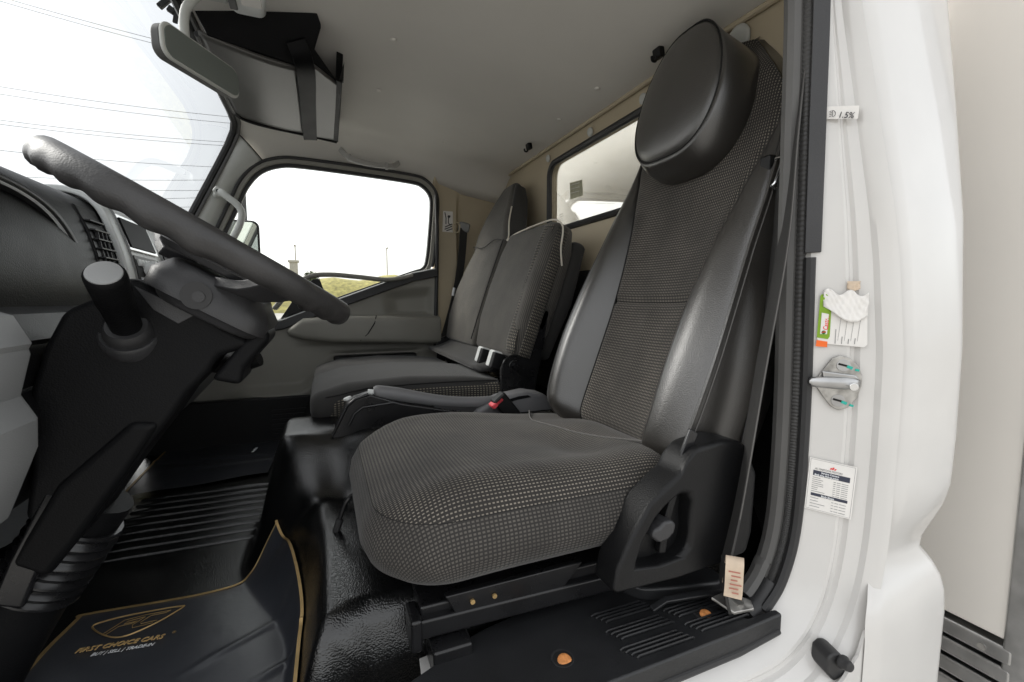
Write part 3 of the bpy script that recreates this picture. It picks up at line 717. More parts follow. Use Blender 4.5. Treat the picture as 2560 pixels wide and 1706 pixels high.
def ring_(c, n_, r_, N=28):
    a = Vector((1,0,0)); a = (a-n_*a.dot(n_)).normalized(); b = n_.cross(a)
    return [c+(a*math.cos(2*math.pi*j/N)+b*math.sin(2*math.pi*j/N))*r_ for j in range(N)]
loft('stalk_body', [ring_(A.lerp(B,t), ax, r_) for t, r_ in ((-.1,.0155),(.1,.016),(.5,.0172),(.52,.0183),(.9,.0192),(.96,.0188),(.985,.0172))], MT['colblack'], stk, angle=50)
loft('grey_end_cap', [ring_(A.lerp(B,t), ax, r_) for t, r_ in ((.975,.0168),(.995,.016),(1.0,.013))], MT['dashgrey'], stk, angle=50)
loft('base_collar', [ring_(A.lerp(B,t), ax, r_) for t, r_ in ((-.15,.026),(.0,.026),(.06,.024),(.10,.021),(.10,.0165))], MT['rubber'], stk, angle=40)
loft('base_ring', [ring_(A.lerp(B,t), ax, r_) for t, r_ in ((-.22,.032),(-.06,.0315),(-.03,.029),(-.05,.024))], MT['darkp'], stk, angle=40)

# ================================================================== DRIVER SEAT
ds = thing('driver_seat', 'black driver seat with dashed cloth centre and leatherette bolsters', 'seat', (.28,.72,-.44))
BB = Vector((.514,.724,-.20)); BA = Vector((.358,0,.934)).normalized(); BN = Vector((-.934,0,.358)).normalized(); BY = Vector((0,1,0))
def BR(h, y, d): return BB+BA*h+BY*y+BN*(d+.55*max(0, h-.36)**2)
HW = ((-.09,.188),(-.05,.207),(.0,.218),(.1,.224),(.2,.220),(.3,.212),(.4,.205),(.5,.193),(.58,.176),(.63,.150),(.68,.112),(.735,.07))
def hw(h): return sinterp(HW, h)
def sfr(h): return sinterp(((-.09,.52),(.0,.50),(.1,.49),(.2,.51),(.3,.585),(.4,.70),(.5,.88),(.53,.95),(.56,.985),(.735,.985)), h)
def hump(h): return sinterp(((-.09,.03),(-.03,.055),(.08,.066),(.2,.060),(.3,.046),(.4,.026),(.5,.006),(.6,0),(.68,0)), h)
def endoff(h): return -.05*(1-ss(-.09,-.02,h))**2-.05*ss(.58,.735,h)**2
def cdep(h, q):   # q = u/s in -1..1
    dd = -.014*(1-q*q)*(1-ss(.35,.5,h))-.004*ss(.93,1.0,abs(q))
    dd -= .006*math.exp(-((h-.215)/.005)**2)+.005*math.exp(-((h-.215)/.03)**2)*0
    dd += .006*math.sin((h+.05)*7)*(1-abs(q))
    return dd
H0, H1 = -.09, .735
def centre(u, v):
    h = lerp(H0, H1, v); q = 2*u-1; return BR(h, q*sfr(h)*hw(h), cdep(h,q)+endoff(h)-.02*ss(.4,.62,h)*q*q)
cp = grid('backrest_centre', 28, 120, centre, FAB, ds, uvf=lambda u, v: (lerp(H0,H1,v), (2*u-1)*sfr(lerp(H0,H1,v))*hw(lerp(H0,H1,v))), angle=180)
def bdep(h, u, sg):   # bolster section: rises from the seam, broad crown, still proud at the piping
    return hump(h)*(.8 if sg < 0 else 1)*(ss(-.12,.42,u)-ss(-.12,.42,0))*(1-.42*ss(.5,1.05,u)) - .004*(1-ss(0,.06,u)) - .004*ss(.9,1,u)
def bolster(sg):
    def f(u, v):
        h = lerp(H0, .575, v); y = hw(h)*lerp(sfr(h), 1, u)
        return BR(h, sg*y, bdep(h,u,sg)+endoff(h)-.02*ss(.4,.62,h))
    return f
for sg, nm in ((-1,'near'),(1,'far')):
    b = grid('bolster', 16, 70, bolster(sg), MT['leather'], ds, angle=180)
def sidep(sg):
    def f(u, v):
        h = lerp(H0, H1, v); w_ = hw(h)
        e = endoff(h)
        y0, d0 = w_, bdep(h,1,sg)-.02*ss(.4,.62,h)+e
        dB = -.135+.03*ss(.5,.68,h)
        y = lerp(y0, w_*.94, u*u)+.012*math.sin(u*math.pi); d = lerp(d0, dB, u)
        return BR(h, sg*y, d)
    return f
for sg in (-1,1): grid('side_panel', 10, 70, sidep(sg), MT['leather'], ds, angle=180)
grid('back_panel', 10, 60, lambda u, v: BR(lerp(H0,H1,v), (2*u-1)*.94*hw(lerp(H0,H1,v)), -.135+.03*ss(.5,.68,lerp(H0,H1,v))-.012*math.sin(u*math.pi)), MT['plainfab'], ds, angle=180)
grid('backrest_underside', 10, 6, lambda u, v: BR(H0-.02*math.sin(v*math.pi), (2*u-1)*lerp(1,.94,v)*hw(H0), lerp(-.05,-.135,v)), MT['plainfab'], ds, angle=180)
grid('backrest_top', 10, 6, lambda u, v: BR(H1+.012*math.sin(v*math.pi), (2*u-1)*lerp(1,.94,v)*hw(H1), lerp(-.07,-.105,v)), FAB, ds, angle=180, uvf=lambda u, v: (v*.05,u*.2))
for sg in (-1,1):
    f = sidep(sg); tube('piping', [f(.0, k/50) for k in range(0,42)], .0032, MT['leather'], ds, n=6)
    f2 = bolster(sg); tube('seam_line', [f2(.0, k/50)+BN*.0005 for k in range(0,49)], .0018, MT['seam'], ds, n=5)
    tube('stitch_line', [sidep(sg)(.05, k/50)+BY*sg*.0008 for k in range(0,42)], .0011, MT['thread'], ds, n=5)
tube('cross_seam', [BR(.215, q*sfr(.215)*hw(.215), cdep(.215,q)+.001) for q in [k/10-1 for k in range(21)]], .0017, MT['seam'], ds, n=5)
# loose cloth skirt at the foot of the backrest on the near side
def skirt(u, v):
    h = lerp(-.035,-.115,v); y = -(hw(max(h,-.09))-.004+.010*math.sin(u*9+v*3)*v-.01*v)
    return BR(h, y, lerp(.02,-.13,u)-.015*v)
grid('cloth_skirt', 24, 8, skirt, MT['plainfab'], ds, angle=180, solid=.003)
tube('skirt_hem', [skirt(k/16,0)+Vector((0,-.004,0)) for k in range(17)], .0035, MT['plainfab'], ds, n=6)
# headrest: domed pad, seam, deep surround
HC = Vector((.656,.726,.396)); HA = Vector((.225,0,.974)).normalized(); HN = Vector((-.974,0,.225)).normalized()
def hout(ph):    # outline of the front pad (y, h)
    s, c = math.sin(ph), math.cos(ph)
    y = .110*(abs(s)**.62)*(1 if s >= 0 else -1)
    h = .128*(abs(c)**.72)*(1 if c >= 0 else -1)
    y *= 1-.30*max(0, (h+.03)/.151)**1.6-.06*max(0, -h/.121)**2
    return y, h
NPH = 64
def hring(k, d, grow=0, sh=0):
    out = []
    for j in range(NPH):
        y, h = hout(2*math.pi*j/NPH); l = math.hypot(y, h)
        gg = grow*(1-.92*ss(.15,.85,h/.128))*(1-.6*ss(.03,.10,y)); y2, h2 = y*k+y/l*gg, h*k+h/l*gg
        out.append(HC+BY*y2+HA*(h2+sh)+HN*d)
    return out
pad = [hring(k, .032*math.sqrt(max(0,1-(k*.93)**2))-.004*ss(.94,1,k)) for k in (.02,.15,.3,.45,.6,.72,.82,.9,.96,1.0)]
loft('headrest_pad', pad, MT['leather'], ds, caps=(True,False), angle=180)
surr = [hring(1.0,.009), hring(1.0,.0115,.003), hring(1.0,.006,.009), hring(1.0,-.014,.017,-.005), hring(1.0,-.042,.020,-.006), hring(.98,-.075,.018,-.004), hring(.90,-.105,.006), hring(.78,-.12,0)]
loft('headrest_surround', surr, MT['leather'], ds, caps=(False,True), angle=180)
tube('headrest_seam', hring(1.0,.011,.0005), .0016, MT['seam'], ds, n=5, closed=True)
# cushion
X0, X1, Y0, Y1 = .034, .545, .490, .962
def couts(M_=144):
    base = rrect(X0, X1, Y0, Y1, .115, 14); P = [Vector((x,y,0)) for x, y in base]
    L = [0]
    for i in range(len(P)): L.append(L[-1]+(P[(i+1) % len(P)]-P[i]).length)
    out = []
    for k in range(M_):
        s = L[-1]*k/M_; i = max(j for j in range(len(P)) if L[j] <= s); f = (s-L[i])/max(1e-9, L[i+1]-L[i])
        out.append(P[i].lerp(P[(i+1) % len(P)], f))
    return out
CO = couts(); NC = len(CO)
CNn = []
for i in range(NC):
    t = (CO[(i+1) % NC]-CO[i-1]).normalized(); CNn.append(Vector((t.y, -t.x, 0)))
cc = Vector(((X0+X1)/2, (Y0+Y1)/2, 0))
if (CO[0]-cc).dot(CNn[0]) < 0: CNn = [-n for n in CNn]
def topz(x, y):
    u = (x-X0)/(X1-X0); v = (y-cc.y)/(Y1-Y0)*2
    z = -.226-.022*(1-ss(.0,.30,u))-.020*math.exp(-((u-.62)/.3)**2-(v/.62)**2)+.006*ss(.8,1,u)
    z -= .008*math.exp(-((u-.66)/.07)**2-((v+.35)/.25)**2)      # sat-in hollow
    z -= .042*ss(.35,.95,u)*ss(.05,.85,v)
    z += .010*ss(.55,.85,abs(v))*(1-ss(.85,1.0,abs(v)))
    return z
def cring(ins, dz=None, k=None):
    """ring: inset along the normal (then scaled to centre by k); dz = absolute height, else top surface"""
    out = []
    for p, n_ in zip(CO, CNn):
        q = p-n_*ins
        if k is not None: q = cc.lerp(q, k)
        out.append(Vector((q.x, q.y, dz if dz is not None else topz(q.x, q.y))))
    return out
def drop(ring, f): return [Vector((p.x,p.y,f(p))) for p in ring]
prof = [(.105,-.354),(.060,-.354),(.030,-.346),(.010,-.329),(.001,-.308),(.005,-.285),(.018,-.262)]
zf = lambda p: -.005*(1-ss(X0,X0+.2,p.x))
side = [drop(cring(a), lambda p, z=z: z+zf(p)) for a, z in prof]
def uvring(arc): return [(p.x+n_.x*arc, p.y+n_.y*arc) for p, n_ in zip(CO, CNn)]
arcs = [0.0]
for (a, z), (b, z2) in zip(prof[::-1], prof[::-1][1:]): arcs.append(arcs[-1]+math.hypot(a-b, z-z2))
def blend(ins, t):
    return [Vector((p.x, p.y, lerp(-.262+zf(p), topz(p.x,p.y), t))) for p in cring(ins)]
EP = [(.018,0),(.024,.2),(.032,.40),(.042,.58),(.054,.74),(.068,.87),(.082,.96),(.098,1.0)]
tops = [blend(a, t) for a, t in EP]
tops += [cring(.098, None, k) for k in [1-.98*q/30 for q in range(1,31)]]
ea = [0.0]
for i in range(len(EP)-1, 0, -1): ea.append(ea[-1]+math.hypot(EP[i][0]-EP[i-1][0], (EP[i][1]-EP[i-1][1])*.03))
ea = ea[::-1]
P92 = cring(.098, 0)
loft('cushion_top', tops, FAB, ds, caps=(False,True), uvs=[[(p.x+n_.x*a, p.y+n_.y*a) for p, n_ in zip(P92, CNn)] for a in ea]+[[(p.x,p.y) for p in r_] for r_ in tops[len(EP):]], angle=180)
loft('cushion_side', side, FABSHADE, ds, caps=(True,False), uvs=[[(p.x+n_.x*(a+ea[0]), p.y+n_.y*(a+ea[0])) for p, n_ in zip(P92, CNn)] for a in arcs[::-1]], angle=180)
tube('cushion_seam', [p+Vector((0,0,.0003)) for p in blend(.0180,0)], .0005, MT['seam'], ds, n=5, closed=True)
sl = [(.43,.93),(.405,.86),(.41,.76),(.44,.66),(.475,.58),(.50,.50)]
tube('cushion_stitch', [(p.x,p.y,topz(p.x,p.y)+.0006) for p in crom([(x,y,0) for x, y in sl], 8)], .0019, MT['thread'], ds, n=5)
# frame, rails, side cover
rbox('seat_pan', (.30,.72,-.395), (.40,.36,.025), MT['blackmetal'], ds, bev=.004)
for y in (.545,.895):
    rl = rbox('slide_rail', (.34,y,-.412), (.50,.034,.026), MT['blackmetal'], ds, rot=Matrix.Rotation(R(1.5),3,'Y'), bev=.004)
rbox('rail_end_cap', (.093,.545,-.409), (.014,.044,.042), MT['blackmetal'], ds, bev=.004)
prism('rail_bracket', [(.13,.53,-.37),(.33,.53,-.37),(.30,.53,-.40),(.145,.53,-.40)], (0,.01,0), MT['blackmetal'], ds, bev=.002)
for x in (.165,.195): disc('rail_bolt', (x,.529,-.384), (0,-1,0), .0032, .003, MT['gold'], ds, n=10)
rbox('rail_foot', (.135,.535,-.45), (.05,.05,.05), MT['blackmetal'], ds, bev=.004)
sc = [(.329,-.374),(.336,-.342),(.355,-.305),(.384,-.262),(.412,-.243),(.436,-.228),(.445,-.212),(.462,-.198),(.509,-.192),(.550,-.202),(.578,-.250),(.574,-.340),(.565,-.368),(.518,-.374),(.438,-.378)]
sci = [(.366,-.347),(.369,-.335),(.378,-.312),(.396,-.287),(.412,-.274),(.430,-.264),(.437,-.262),(.445,-.262),(.453,-.265),(.457,-.275),(.455,-.295),(.457,-.318),(.453,-.338),(.440,-.350),(.40,-.352)]
cv = ringplate('recliner_cover', [(x,.458,z) for x, z in sci], [(x,.455,z) for x, z in sc], (0,.05,0), MT['blackp'], ds, bev=.009, seg=4)
prism('cover_floor', [(x,.482,z) for x, z in sci], (0,.01,0), MT['blackp'], cv, smooth=False)
ribbon('cover_web', [(.436,.474,-.264),(.424,.474,-.30),(.418,.474,-.345)], (1,0,0), .012, .012, MT['blackp'], cv, bev=.003)
ribbon('recliner_bracket', [(.446,.474,-.235),(.456,.472,-.205),(.470,.474,-.180)], (1,0,.3), .016, .006, MT['blackmetal'], ds, bev=.002)
kb = [(0.3893, -0.3104), (0.3927, -0.3), (0.4029, -0.2984), (0.4097, -0.292), (0.4233, -0.2928), (0.4301, -0.3), (0.4267, -0.3112), (0.4165, -0.3192), (0.4012, -0.3208)]
prism('recliner_knob', [(x,.456,z) for x, z in kb], (0,.026,0), MT['darkp'], ds, bev=.005)
tube('slide_release_lever', crom([(.045,.80,-.33),(.030,.795,-.335),(.021,.795,-.352),(.008,.795,-.392)], 4), .0042, MT['blackmetal'], ds, n=8)
tube('lever_grip', [(.016,.795,-.368),(.008,.795,-.392)], .0062, MT['rubber'], ds, n=10)

# seat buckle
sb = thing('seat_buckle', 'black seat belt buckle with red button beside driver seat', 'seat buckle', (.40,.99,-.30))
bm_ = axes((.62,0,-.78),(0,1,0))
rbox('buckle_body', (.400,.990,-.258), (.085,.030,.036), MT['blackp'], sb, rot=bm_, bev=.005)
rbox('release_button', (.3715,.988,-.2385), (.012,.026,.034), MT['redbtn'], sb, rot=axes((.62,0,-.78),(0,1,0)), bev=.003)
tube('buckle_cable', [(.42,.985,-.29),(.46,.985,-.325),(.50,.985,-.36)], .007, MT['blackmetal'], sb)

# ================================================================== HANDBRAKE AND CENTRE
hb = thing('handbrake_lever', 'grey handbrake lever lying between the two seats', 'handbrake', (.3,1.05,-.30))
grip = crom([(.100,1.05,-.205),(.150,1.05,-.214),(.205,1.05,-.228),(.26,1.05,-.240),(.33,1.05,-.249),(.42,1.05,-.252)], 6)
rad = [.010,.0135]+[.0150]*5+[lerp(.015,.013,k/12) for k in range(13)]+[.013]*20
loft('grip', [[p+Vector((0,math.cos(2*math.pi*j/14)*r_,math.sin(2*math.pi*j/14)*r_*1.1)) for j in range(14)] for p, r_ in zip(grip, rad)], MT['hbgrey'], hb, angle=60)
tube('button', [(.104,1.05,-.206),(.088,1.05,-.204)], .0065, MT['silver'], hb, n=10)
prism('lever_web', [(x,1.04,z) for x, z in ((.22,-.24),(.44,-.25),(.50,-.30),(.30,-.30))], (0,.02,0), MT['darkp'], hb, bev=.004)
prism('console_cover', [(x,1.025,z) for x, z in ((.30,-.30),(.34,-.262),(.40,-.237),(.47,-.228),(.52,-.238),(.548,-.27),(.556,-.31))], (0,.06,0), MT['hbgrey'], hb, bev=.012, seg=4)
prism('cover_groove', [(x,1.0245,z) for x, z in ((.40,-.247),(.445,-.238),(.47,-.237),(.48,-.243),(.44,-.247),(.41,-.254))], (0,.002,0), MT['blackp'], hb, bev=.0005)
br_ = [(.092,-.206),(.060,-.214),(.044,-.224),(.034,-.245),(.012,-.290),(-.008,-.335),(.05,-.345),(.16,-.33),(.30,-.30),(.30,-.265),(.16,-.232)]
prism('brake_bracket', [(x,1.03,z) for x, z in br_], (0,.05,0), MT['blackmetal'], hb, bev=.004)
tube('bracket_edge', [(.088,1.028,-.205),(.060,1.028,-.213),(.043,1.028,-.226),(.012,1.028,-.288)], .0035, MT['blackmetal'], hb, n=8)
tube('bracket_inner_edge', [(.14,1.028,-.228),(.075,1.028,-.233),(.058,1.028,-.245),(.045,1.028,-.27)], .003, MT['blackmetal'], hb, n=8)
disc('ratchet_button', (.046,1.055,-.219), (-.3,0,1), .009, .006, MT['silver'], hb, n=16, bev=.002)

# ================================================================== PASSENGER SEAT (double bench)
ps = thing('passenger_seat', 'double passenger seat in black cloth with a single tall headrest', 'seat', (.25,1.52,-.3))
PB = Vector((.475,0,-.155)); PA = Vector((.33,0,.944)).normalized(); PN = Vector((-.944,0,.33)).normalized()
def PF(h, y, d): return PB+PA*h+Vector((0,y,0))+PN*d
def pad2(name, secs, m, **k): return slab(name, PF, secs, m, ps, **k)
ob = slab('outer_backrest', PF, [(.0,1.50,1.90,-.09,.0),(.1,1.497,1.91,-.095,.012),(.2,1.497,1.905,-.095,.016),(.3,1.50,1.88,-.09,.012),(.40,1.51,1.86,-.085,.004)], FABP, ps, r=.03, endr=.02, n=6)
slab('headrest', PF, [(.375,1.515,1.90,-.075,.0),(.45,1.545,1.875,-.075,.006),(.52,1.575,1.85,-.073,.004),(.59,1.615,1.82,-.068,-.004),(.662,1.66,1.785,-.06,-.012)], FABP, ps, r=.03, endr=.03, n=6)
slab('headrest_side', PF, [(.385,1.508,1.535,-.078,-.010),(.45,1.538,1.56,-.078,-.006),(.52,1.568,1.59,-.076,-.008),(.59,1.607,1.63,-.071,-.012),(.645,1.648,1.67,-.064,-.02)], MT['plainfab'], ps, r=.008, endr=.006, n=3)
cb = slab('centre_backrest', PF, [(.0,1.14,1.495,-.085,.0),(.1,1.135,1.495,-.09,.012),(.2,1.135,1.495,-.09,.014),(.33,1.135,1.495,-.085,.010),(.405,1.145,1.49,-.075,.004)], FABP, ps, r=.028, endr=.022, n=6)
grid('centre_side_cloth', 6, 24, lambda u, v: PF(lerp(.01,.385,v), 1.1345-.003*math.sin(u*math.pi)+.007*ss(.75,1,v)+.014*(1-ss(0,.22,u))*0, lerp(-.012,-.048,u)), FABPS, ps, uvf=lambda u, v: (lerp(.01,.385,v), u*.05), solid=.002, angle=180)
def front_edge(u, v): 
    h = lerp(.012,.39,v); return PF(h, lerp(1.146,1.185,u)+.004*ss(.8,1,v), .0135-.012*(1-u)**2+.0005-.007*ss(.8,1,v)-.008*(1-ss(0,.1,v)))
grid('centre_edge_cloth', 6, 24, front_edge, FABPS, ps, uvf=lambda u, v: (lerp(.012,.39,v), lerp(0,.04,u)), solid=.0015, soff=1, angle=180)
slab('centre_back_shell', PF, [(.02,1.17,1.46,-.135,-.085),(.2,1.15,1.47,-.14,-.085),(.38,1.16,1.46,-.135,-.085)], MT['plainfab'], ps, r=.02, endr=.02)
pp = crom([PF(.285,1.130,-.055), PF(.33,1.131,-.036), PF(.37,1.131,-.028), PF(.395,1.138,-.02), PF(.409,1.17,-.008), PF(.411,1.25,-.006), PF(.409,1.40,-.008), PF(.402,1.47,-.008), PF(.39,1.497,-.006), PF(.392,1.515,-.008), PF(.41,1.519,-.010), PF(.47,1.549,-.004), PF(.53,1.577,-.006)], 6)
tube('piping', pp, .0027, MT['piping'], ps, n=6)
for yy, hs in ((1.497,(.02,.385)),): tube('centre_seam', [PF(lerp(*hs,k/10), yy, .012+.003*math.sin(k/10*3.1)-.018*0) for k in range(11)], .002, MT['seam'], ps, n=5)
tube('headrest_seam', [PF(.385+.01*math.sin(k), lerp(1.52,1.85,k/8), .012) for k in range(9)], .0018, MT['seam'], ps, n=5)
# cushions
def CF(h, y, d): return Vector((h, y, d))
def pcush(name, ya, yb, m, lo):
    return slab(name, lambda h, y, d: Vector((h, y, d-.012*ss(.10,.0,h)+.006*math.sin(h*7))), [(-.035,ya,yb,-.285,-.195-lo),(.05,ya,yb,-.285,-.187-lo),(.20,ya,yb,-.285,-.190-lo),(.35,ya,yb,-.285,-.197-lo),(.46,ya,yb,-.28,-.205-lo)], m, ps, r=.034, endr=.034, n=6)
pcush('centre_cushion', 1.15, 1.50, MT['plainfab'], .010)
pcush('outer_cushion', 1.505, 1.90, MT['plainfab'], .034)
def csf(u, v):
    x = lerp(-.02,.445,v); a = u*math.pi/2
    y = 1.148+.037*(1-math.cos(max(0,a-.0)))*0+.030*ss(.55,1,u)*(1-math.cos((u-.55)/.45*math.pi/2) if u > .55 else 0)
    z0, z1 = -.272-.012*ss(.10,0,x)+.006*math.sin(x*7), -.220-.012*ss(.10,0,x)+.006*math.sin(x*7)
    return Vector((x-.0, y-.0012+.03*(1-ss(0,.07,x+.02))**2, lerp(z0,z1,u)))
grid('cushion_side_cloth', 8, 40, csf, FABPS, ps, uvf=lambda u, v: (lerp(-.02,.445,v), u*.065), solid=.0015, angle=180)
tube('cushion_seam', [(x,1.152,-.218-.012*ss(.10,0,x)+.006*math.sin(x*7)) for x in [lerp(0,.44,k/14) for k in range(15)]], .0017, MT['seam'], ps, n=5)
rbox('bench_base', (.22,1.53,-.315), (.42,.70,.05), MT['blackmetal'], ps, bev=.006)
rbox('bench_rear_rail', (.50,1.55,-.27), (.05,.76,.05), MT['blackmetal'], ps, bev=.006)
grid('rear_tongue', 8, 8, lambda u, v: Vector((lerp(.40,.50,u), lerp(1.20,1.86,v), -.20+.03*u*u)), MT['plainfab'], ps, solid=.01)
# hinge brackets and small grey buckles in the gap
for yy in (1.145,1.88):
    hg = prism('hinge_bracket', [(x,yy,z) for x, z in ((.440,-.255),(.440,-.185),(.452,-.160),(.478,-.150),(.505,-.15),(.56,-.02),(.585,-.03),(.56,-.17),(.54,-.26))], (0,-.010 if yy < 1.3 else .010,0), MT['blackmetal'], ps, bev=.002)
disc('hinge_pivot', (.478,1.134,-.178), (0,-1,0), .017, .006, MT['blackmetal'], ps, n=20, bev=.002)
disc('hinge_nut', (.478,1.128,-.178), (0,-1,0), .008, .006, MT['blackmetal'], ps, n=6)
tube('hinge_rim', crom([(.442,1.133,-.20),(.448,1.133,-.165),(.470,1.133,-.150),(.495,1.133,-.152)], 5), .003, MT['blackmetal'], ps, n=6)
for yy in (1.22,1.325):
    bk_ = rbox('belt_buckle_shell', (.452,yy,-.168), (.030,.040,.050), MT['silver'], ps, rot=Matrix.Rotation(R(18),3,'Y'), bev=.006)
    rbox('buckle_slot', (.449,yy-.031,-.170), (.034,.022,.046), MT['blackp'], ps, rot=Matrix.Rotation(R(18),3,'Y'), bev=.003)
    rbox('buckle_foot', (.446,yy,-.197), (.026,.036,.014), MT['blackp'], ps, bev=.003)

# ================================================================== OVERHEAD ITEMS
sh = thing('overhead_shelf', 'grey overhead storage tray under the roof above the windscreen', 'overhead shelf', (-.08,1.45,.58))
grid('tray_bottom', 16, 24, lambda u, v: (lerp(-.222,-.034,u), lerp(1.19+.06*u,1.655+.05*u,v), .561-.012*math.sin(u*2.2)-.004*math.sin(v*math.pi)), MT['trayg'], sh, solid=.008, soff=1)
ribbon('dark_strap', crom([(-.035,1.19,.586),(-.018,1.235,.553),(-.018,1.45,.551),(-.018,1.732,.552),(-.015,1.75,.565)], 6), (1,0,.1), .042, .016, MT['colblack'], sh, bev=.003)
prism('tray_lip', [(-.002,1.225,.552),(.055,1.31,.554),(.060,1.752,.553),(.0,1.742,.550)], (0,0,.010), MT['trayg'], sh, bev=.003)
prism('rear_edge', [(.052,1.285,.556),(.068,1.295,.556),(.072,1.765,.553),(.056,1.765,.550)], (.004,0,.075), MT['colblack'], sh, bev=.003)
prism('rear_edge_tip', [(.060,1.285,.560),(.073,1.275,.600),(.071,1.30,.562)], (0,.012,0), MT['blackp'], sh, bev=.001)
prism('shaded_opening', [(-.232,1.214,.622),(-.10,1.170,.622),(.012,1.136,.626),(.020,1.160,.615),(.004,1.222,.592),(.062,1.318,.560),(-.01,1.245,.556),(-.035,1.246,.556),(-.206,1.192,.562)], (0,.012,0), MT['colblack'], sh, bev=.002)  # black plate: shade inside the tray's open end put into its colour
tube('tray_front_rim', [(-.226,1.20,.564),(-.226,1.43,.560),(-.224,1.63,.562)], .006, MT['rubber'], sh)
tube('tray_far_rim', crom([(-.224,1.63,.562),(-.205,1.665,.558),(-.15,1.688,.553),(-.03,1.722,.552),(.066,1.758,.553)], 5), .006, MT['colblack'], sh)

rm = thing('rear_view_mirror', 'grey framed interior mirror hanging in front of the windscreen', 'mirror', (-.19,1.06,.446))
mc = Vector((-.190,1.063,.448)); mx_ = Vector((.44,.885,.03)).normalized(); mz_ = Vector((.06,-.06,1)); MR = axes(mx_, None, mz_) if False else axes(mx_, Vector((-.885,.44,0)))
def mloc(a, b, c): return mc+MR @ Vector((a, b, c))
out = rrect(-.097,.097,-.029,.029,.020,6)
prism('mirror_housing', [mloc(a, .004, b) for a, b in out], MR @ Vector((0,.020,0)), MT['greyrub'], rm, bev=.005)
prism('mirror_frame', [mloc(a*1.02, -.001, b*1.05) for a, b in out], MR @ Vector((0,.007,0)), MT['pillar'], rm, bev=.003)
prism('mirror_glass', [mloc(a*.97, -.0028, b*.90) for a, b in out], MR @ Vector((0,.002,0)), mat('mirror_dim', (.20,.225,.21), .3, metal=.3), rm, smooth=False)
tube('mirror_stem', crom([(-.215,1.085,.462),(-.225,1.09,.50),(-.222,1.10,.56),(-.19,1.115,.612)], 6), .0085, MT['pillar'], rm, n=12)
rbox('stem_foot', (-.186,1.12,.612), (.06,.045,.014), MT['pillar'], rm, bev=.005)

il = thing('interior_lamp', 'pale grey interior roof lamp unit at the top edge', 'lamp', (-.115,1.05,.60))
slab('lamp_body', lambda h, y, d: Vector((y, h, d)), [(.94,-.155,-.078,.566,.622),(1.03,-.155,-.078,.566,.622),(1.118,-.148,-.084,.574,.622)], MT['silver'], il, r=.014, endr=.016)
rbox('lamp_switch', (-.138,1.055,.5655), (.014,.04,.006), MT['darkp'], il, bev=.002)
rbox('lamp_lens', (-.105,1.02,.5655), (.035,.07,.004), MT['paper'], il, bev=.0015)
tag(rbox('sun_visor', (-.17,.93,.606), (.12,.36,.016), MT['lining'], None, bev=.006), 'grey sun visor folded up beside the roof lamp', 'sun visor')

ck = thing('hanging_clip', 'small black clips hanging at the top of the windscreen', 'clip', (-.30,1.3,.65))
rbox('clip_arm', (-.304,1.30,.664), (.030,.010,.012), MT['blackp'], ck, rot=Matrix.Rotation(R(-48),3,'Y'), bev=.002)
rbox('clip_block', (-.291,1.30,.652), (.014,.010,.014), MT['blackp'], ck, rot=Matrix.Rotation(R(30),3,'Y'), bev=.002)
rbox('clip_tag', (-.283,1.30,.640), (.010,.006,.030), MT['blackp'], ck, rot=Matrix.Rotation(R(10),3,'Y'), bev=.002)
tube('clip_cord', crom([(-.278,1.30,.655),(-.268,1.30,.664),(-.262,1.30,.680)], 5), .0012, MT['blackp'], ck, n=5)

for (x, y), lb in (((.712,.86),'black coat hook on the roof lining beside the driver headrest'), ((.705,1.535),'black coat hook on the roof lining above the passenger seat')):
    z = ceil_z(x, y); t = thing('coat_hook', lb, 'coat hook', (x,y,z), 'coat hooks')
    rbox('hook_plate', (x,y,z-.010), (.016,.024,.022), MT['blackp'], t, rot=Matrix.Rotation(R(-12),3,'Y'), bev=.003)
    tube('hook', crom([(x-.004,y,z-.018),(x-.008,y,z-.028),(x-.016,y,z-.028),(x-.018,y,z-.020)], 4), .0034, MT['blackp'], t, n=8)

gh = thing('roof_grab_handle', 'grey grab handle on the roof lining over the passenger window', 'grab handle', (.19,1.88,.53))
hp = crom([(.085,1.90,.572),(.100,1.87,.545),(.13,1.845,.522),(.18,1.84,.513),(.24,1.845,.513),(.275,1.86,.520),(.30,1.895,.545)], 6)
ribbon('bar', hp, (0,.3,1), .020, .014, MT['handleg'], gh, bev=.005)
for p in (hp[9], hp[-12]): rbox('end_cover', p, (.012,.018,.024), MT['handleg'], gh, bev=.003)
ga = thing('pillar_grab_handle', 'grey grab handle on the passenger side windscreen pillar', 'grab handle', (-.30,1.9,.28))
hp = crom([(-.333,1.93,.372),(-.314,1.885,.376),(-.290,1.875,.357),(-.262,1.87,.333),(-.249,1.87,.305),(-.258,1.87,.262),(-.285,1.87,.205),(-.32,1.885,.135),(-.35,1.93,.10)], 5)
tube('bar', hp, .0115, MT['pillar'], ga, n=12)
rbox('mount', (-.318,1.895,.377), (.034,.035,.024), MT['pillar'], ga, rot=Matrix.Rotation(R(38),3,'Y'), bev=.008)
disc('mount_screw', (-.318,1.877,.377), (0,-1,0), .006, .002, MT['blackp'], ga, n=14)

